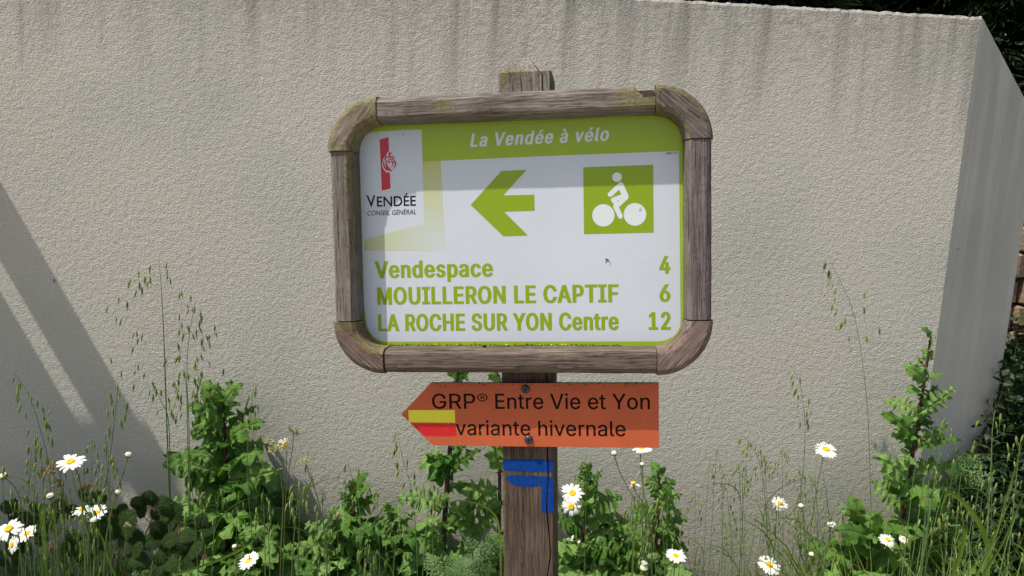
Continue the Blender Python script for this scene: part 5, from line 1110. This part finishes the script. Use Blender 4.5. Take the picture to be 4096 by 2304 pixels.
# broad bright blades that stand out
def blade(pts, Y, wd, label, cat='grass blade'):
    P = smooth_path([at(x, y, Y) for x, y in pts], 6); b = P[0].copy(); z0 = Vector((b.x, b.y, 0)); th = thing('grass_blade', z0, label, cat, 'broad grass blades')
    g = Geo(); ribbon([Vector((0, 0, 0))] + [p - z0 for p in P], wd, g, 0.0, Vector((0.1, 1, .1))); link('blade', g.mesh(M['grass'], True, 'rib'), th)
blade([(110, BOT), (112, 1370), (105, 1300), (108, 1270), (130, 1290), (140, 1340)], 1.6, .008, 'broad folded bright green grass blade low at the left')
blade([(2480, BOT), (2490, 1400), (2470, 1330), (2430, 1270), (2390, 1240), (2372, 1265), (2362, 1310)], 1.7, .007, 'broad arching grass blade at the right edge')
blade([(2455, BOT), (2500, 1360), (2535, 1240), (2580, 1090)], 1.65, .0035, 'tall straight bright stalk leaning out of the right edge')
blade([(2470, BOT), (2520, 1370), (2560, 1280), (2600, 1190)], 1.65, .0035, 'second straight bright stalk right of the first at the right edge')
blade([(2395, BOT), (2420, 1380), (2425, 1330), (2418, 1298)], 1.72, .006, 'pale dry upright grass blade at the right edge')
blade([(430, BOT), (520, 1420), (610, 1380), (650, 1350)], 1.65, .004, 'long pale blade lying across the foot of the bushy lettuce')
blade([(290, BOT), (270, 1400), (255, 1350), (190, 1230), (182, 1120)], 1.62, .0035, 'upright blade crossing beside the largest daisy')
blade([(1260, BOT), (1255, 1330), (1235, 1285), (1180, 1262), (1090, 1262)], 1.7, .003, 'thin arching blade left of the post')
blade([(1590, BOT), (1595, 1350), (1605, 1280), (1612, 1220)], 1.7, .003, 'dark upright blade among the leaves right of the post')

# ------------------------------------------------------------------ masses nobody could count
def grassmass(name, n, xr, yr, hr, seed, mat, bend=.35, wd=(.0012, .003), dens=None):
    r = random.Random(seed); g = Geo()
    for i in range(n):
        y = r.uniform(*yr); x = r.uniform(xr[0], xr[1]) * 1.0; 
        if dens and not dens(x / y, r): continue
        h = r.uniform(*hr); az = r.random() * 6.28; b = h * r.uniform(.05, bend); p0 = Vector((x, y, 0))
        ribbon([p0 + Vector((math.cos(az) * b * t * t, math.sin(az) * b * t * t, h * t * (1 - .18 * t * b / h))) for t in (0, .35, .65, .85, 1)], r.uniform(*wd), g, r.choice((0, 0, 0, .3, .7)), Vector((math.sin(az + .6), 1, .1)))
    return tag(link(name, g.mesh(mat, True, 'rib')), kind='stuff')
def px2s(x): return (x * 1.5901 - 2048) / 2800          # rough x/y of a photo column
def dens(s, r):
    x = (s * 2800 + 2048) / 1.5901
    if x < 330: return True
    if x < 1100: return r.random() < .55
    if x < 1290: return r.random() < .35
    if x < 1420: return r.random() < .2
    if x < 1720: return r.random() < .4
    if x < 2080: return r.random() < .28
    return True
grassmass('meadow_grass', 9000, (-2.1, 2.3), (1.35, 2.25), (.12, .36), 1, M['grass'], dens=dens)
grassmass('tall_grass_left', 450, (-2.0, -.9), (1.5, 2.2), (.3, .55), 2, M['grass'])
grassmass('tall_grass_right', 1300, (1.0, 2.6), (1.6, 2.4), (.3, .72), 3, M['grass'], bend=.9, wd=(.001, .0034))
grassmass('verge_grass', 9000, (-4.5, 4.5), (-1.0, 1.3), (.05, .16), 4, M['grass'])
grassmass('thin_grass', 420, (.45, 1.35), (2.0, 2.26), (.25, .48), 5, M['grass'], wd=(.0007, .0016))
def leafmass(name, n, box, size, seed, mat, kind='stuff', keep=None, parent=None):
    r = random.Random(seed); g = Geo()
    for i in range(n):
        p = Vector([r.uniform(a, b) for a, b in box])
        if keep and not keep(p, r): continue
        d = Vector((r.uniform(-1, 1), r.uniform(-1, 1), r.uniform(-.6, .8))).normalized(); s = r.uniform(*size); q = d.cross(Vector((r.uniform(-1, 1), r.uniform(-1, 1), 1))).normalized() * s * .33
        u = q.cross(d).normalized() * s * .1
        g.add([p, p + d * s * .35 + q + u, p + d * s * .75 + q * .7, p + d * s, p + d * s * .75 - q * .7, p + d * s * .35 - q + u], [(0, 1, 2, 5), (5, 2, 3, 4)], 0.0)
    o = link(name, g.mesh(mat, False, 'rib'), parent)
    return tag(o, kind=kind) if kind else o
# leafy ground cover at the foot of the wall
leafmass('weed_cover', 5200, ((-2.0, 1.3), (1.55, 2.2), (.05, .36)), (.02, .06), 11, M['mug'], keep=lambda p, r: dens(p.x / p.y, r) and p.z < .30 + .1 * noise.noise(p * 3))
# dark undergrowth beyond the wall end
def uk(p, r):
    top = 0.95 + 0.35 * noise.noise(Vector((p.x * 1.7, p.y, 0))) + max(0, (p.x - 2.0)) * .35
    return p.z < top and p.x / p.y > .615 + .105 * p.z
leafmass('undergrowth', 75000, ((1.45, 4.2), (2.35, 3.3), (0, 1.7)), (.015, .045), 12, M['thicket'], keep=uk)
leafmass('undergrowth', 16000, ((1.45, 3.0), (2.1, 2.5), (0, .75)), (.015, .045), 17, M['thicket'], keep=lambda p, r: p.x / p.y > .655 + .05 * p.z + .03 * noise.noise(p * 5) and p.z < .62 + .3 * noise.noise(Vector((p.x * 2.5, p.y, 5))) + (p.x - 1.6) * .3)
# ivy shoots climbing the wall end
iv = thing('ivy', C0 + ED * efar * .8, 'thin dark ivy shoots climbing the lower edge of the wall end', 'ivy'); rI = random.Random(4); g = Geo(); P = []
for k in range(4):
    q = C0 + ED * (efar * (.86 + .04 * k)) - EN * 0.02; pth = [q + ED * .04 * math.sin(t * 5 + k) + Vector((0, 0, .2 + t * (.55 + .12 * k))) for t in [i / 9 for i in range(10)]]
    g.tube([p - iv.location for p in pth], .0025, 4); P += pth
link('stem', g.mesh(M['bark'], True), iv)
IV = leaf_mesh(91, M['thicket'], width=.45, lobes=2, depth=.3, curl=.4, n=12, base=.3)
for p in P:
    for j in range(2): link('leaf', IV, iv, frame(p - iv.location, (rI.uniform(-1, 1), -.4, rI.uniform(-.5, 1)), -EN + Vector((0, 0, .4)), rI.uniform(.03, .055)))

# conifers behind the wall
def conifer(x, y, h, rad, label, seed, n):
    r = random.Random(seed); th = thing('conifer_tree', (x, y, 0), label, 'conifer', 'conifers behind the wall'); g = Geo()
    g.tube([(0, 0, 0), (.05, 0, h * .5), (0, 0, h)], [.16, .1, .02], 8)
    for k in range(70):
        z = h * (.08 + .9 * k / 70); a = k * 2.4; L = rad * (1 - k / 78) * .9; g.tube([(0, 0, z), (math.cos(a) * L * .6, math.sin(a) * L * .6, z + .05), (math.cos(a) * L, math.sin(a) * L, z - .12)], [.02, .012, .004], 4)
    link('trunk', g.mesh(M['bark']), th); g = Geo()
    for i in range(n):
        z = h * (.03 + .95 * r.random()) if i % 4 == 0 else r.uniform(1.3, 3.7); a = r.random() * 6.28; rr = rad * (1 - z / h * .75) * (0.35 + .65 * r.random() ** .45) * (1 + .3 * noise.noise(Vector((a * 1.3 + seed, z * 1.6, 1))))
        p = Vector((math.cos(a) * rr, math.sin(a) * rr, z)); out = Vector((math.cos(a), math.sin(a), r.uniform(-.7, .25)))
        d = (out + Vector((r.uniform(-.5, .5), r.uniform(-.5, .5), r.uniform(-.4, .3)))).normalized(); s = r.uniform(.10, .2) * (1.8 if i % 4 == 0 else 1); q = d.cross(Vector((r.uniform(-.6, .6), r.uniform(-.6, .6), 1))).normalized()
        for b in (-.9, -.45, 0, .45, .9):
            e = (d + q * b).normalized() * s * (1 - abs(b) * .3); w_ = q.cross(d) * .0 + q * s * .05
            g.add([p + w_ * .3, p + e * .55 + d.cross(q) * s * .03 + w_, p + e, p + e * .55 - w_], [(0, 1, 2, 3)], 0.0)
    link('crown', g.mesh(M['conifer'], False, 'rib'), th)
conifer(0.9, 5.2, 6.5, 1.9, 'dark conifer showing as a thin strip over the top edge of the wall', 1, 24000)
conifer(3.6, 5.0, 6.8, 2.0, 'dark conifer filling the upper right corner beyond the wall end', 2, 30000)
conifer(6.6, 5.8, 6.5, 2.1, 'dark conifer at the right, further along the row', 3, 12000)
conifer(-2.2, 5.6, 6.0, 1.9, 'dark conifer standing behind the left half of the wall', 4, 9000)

# little insects on the wall
def fly(px, py, n0, nn, label, s=.006):
    c = hit(px, py, n0, nn) - nn * .004; th = thing('crane_fly', c, label, 'insect'); g = Geo()
    g.tube([(0, 0, s * .9), (0, -.001, .2 * s), (s * .25, 0, -s)], [s * .2, s * .28, s * .08], 6); link('body', g.mesh(M['fly']), th)
    g = Geo()
    for k in range(6): a = k * 1.05 + .3; g.tube([(0, 0, .2 * s), (math.cos(a) * s * .9, -.003, math.sin(a) * s * .9), (math.cos(a) * s * 1.5, .003, math.sin(a) * s * 1.3 - .2 * s)], s * .035, 3)
    link('legs', g.mesh(M['fly']), th)
fly(220, 1122, W0, WN, 'small brown crane fly resting on the shaded wall at the left')
fly(3824, 997, C0, EN, 'small dark insect on the end face of the wall', .004)
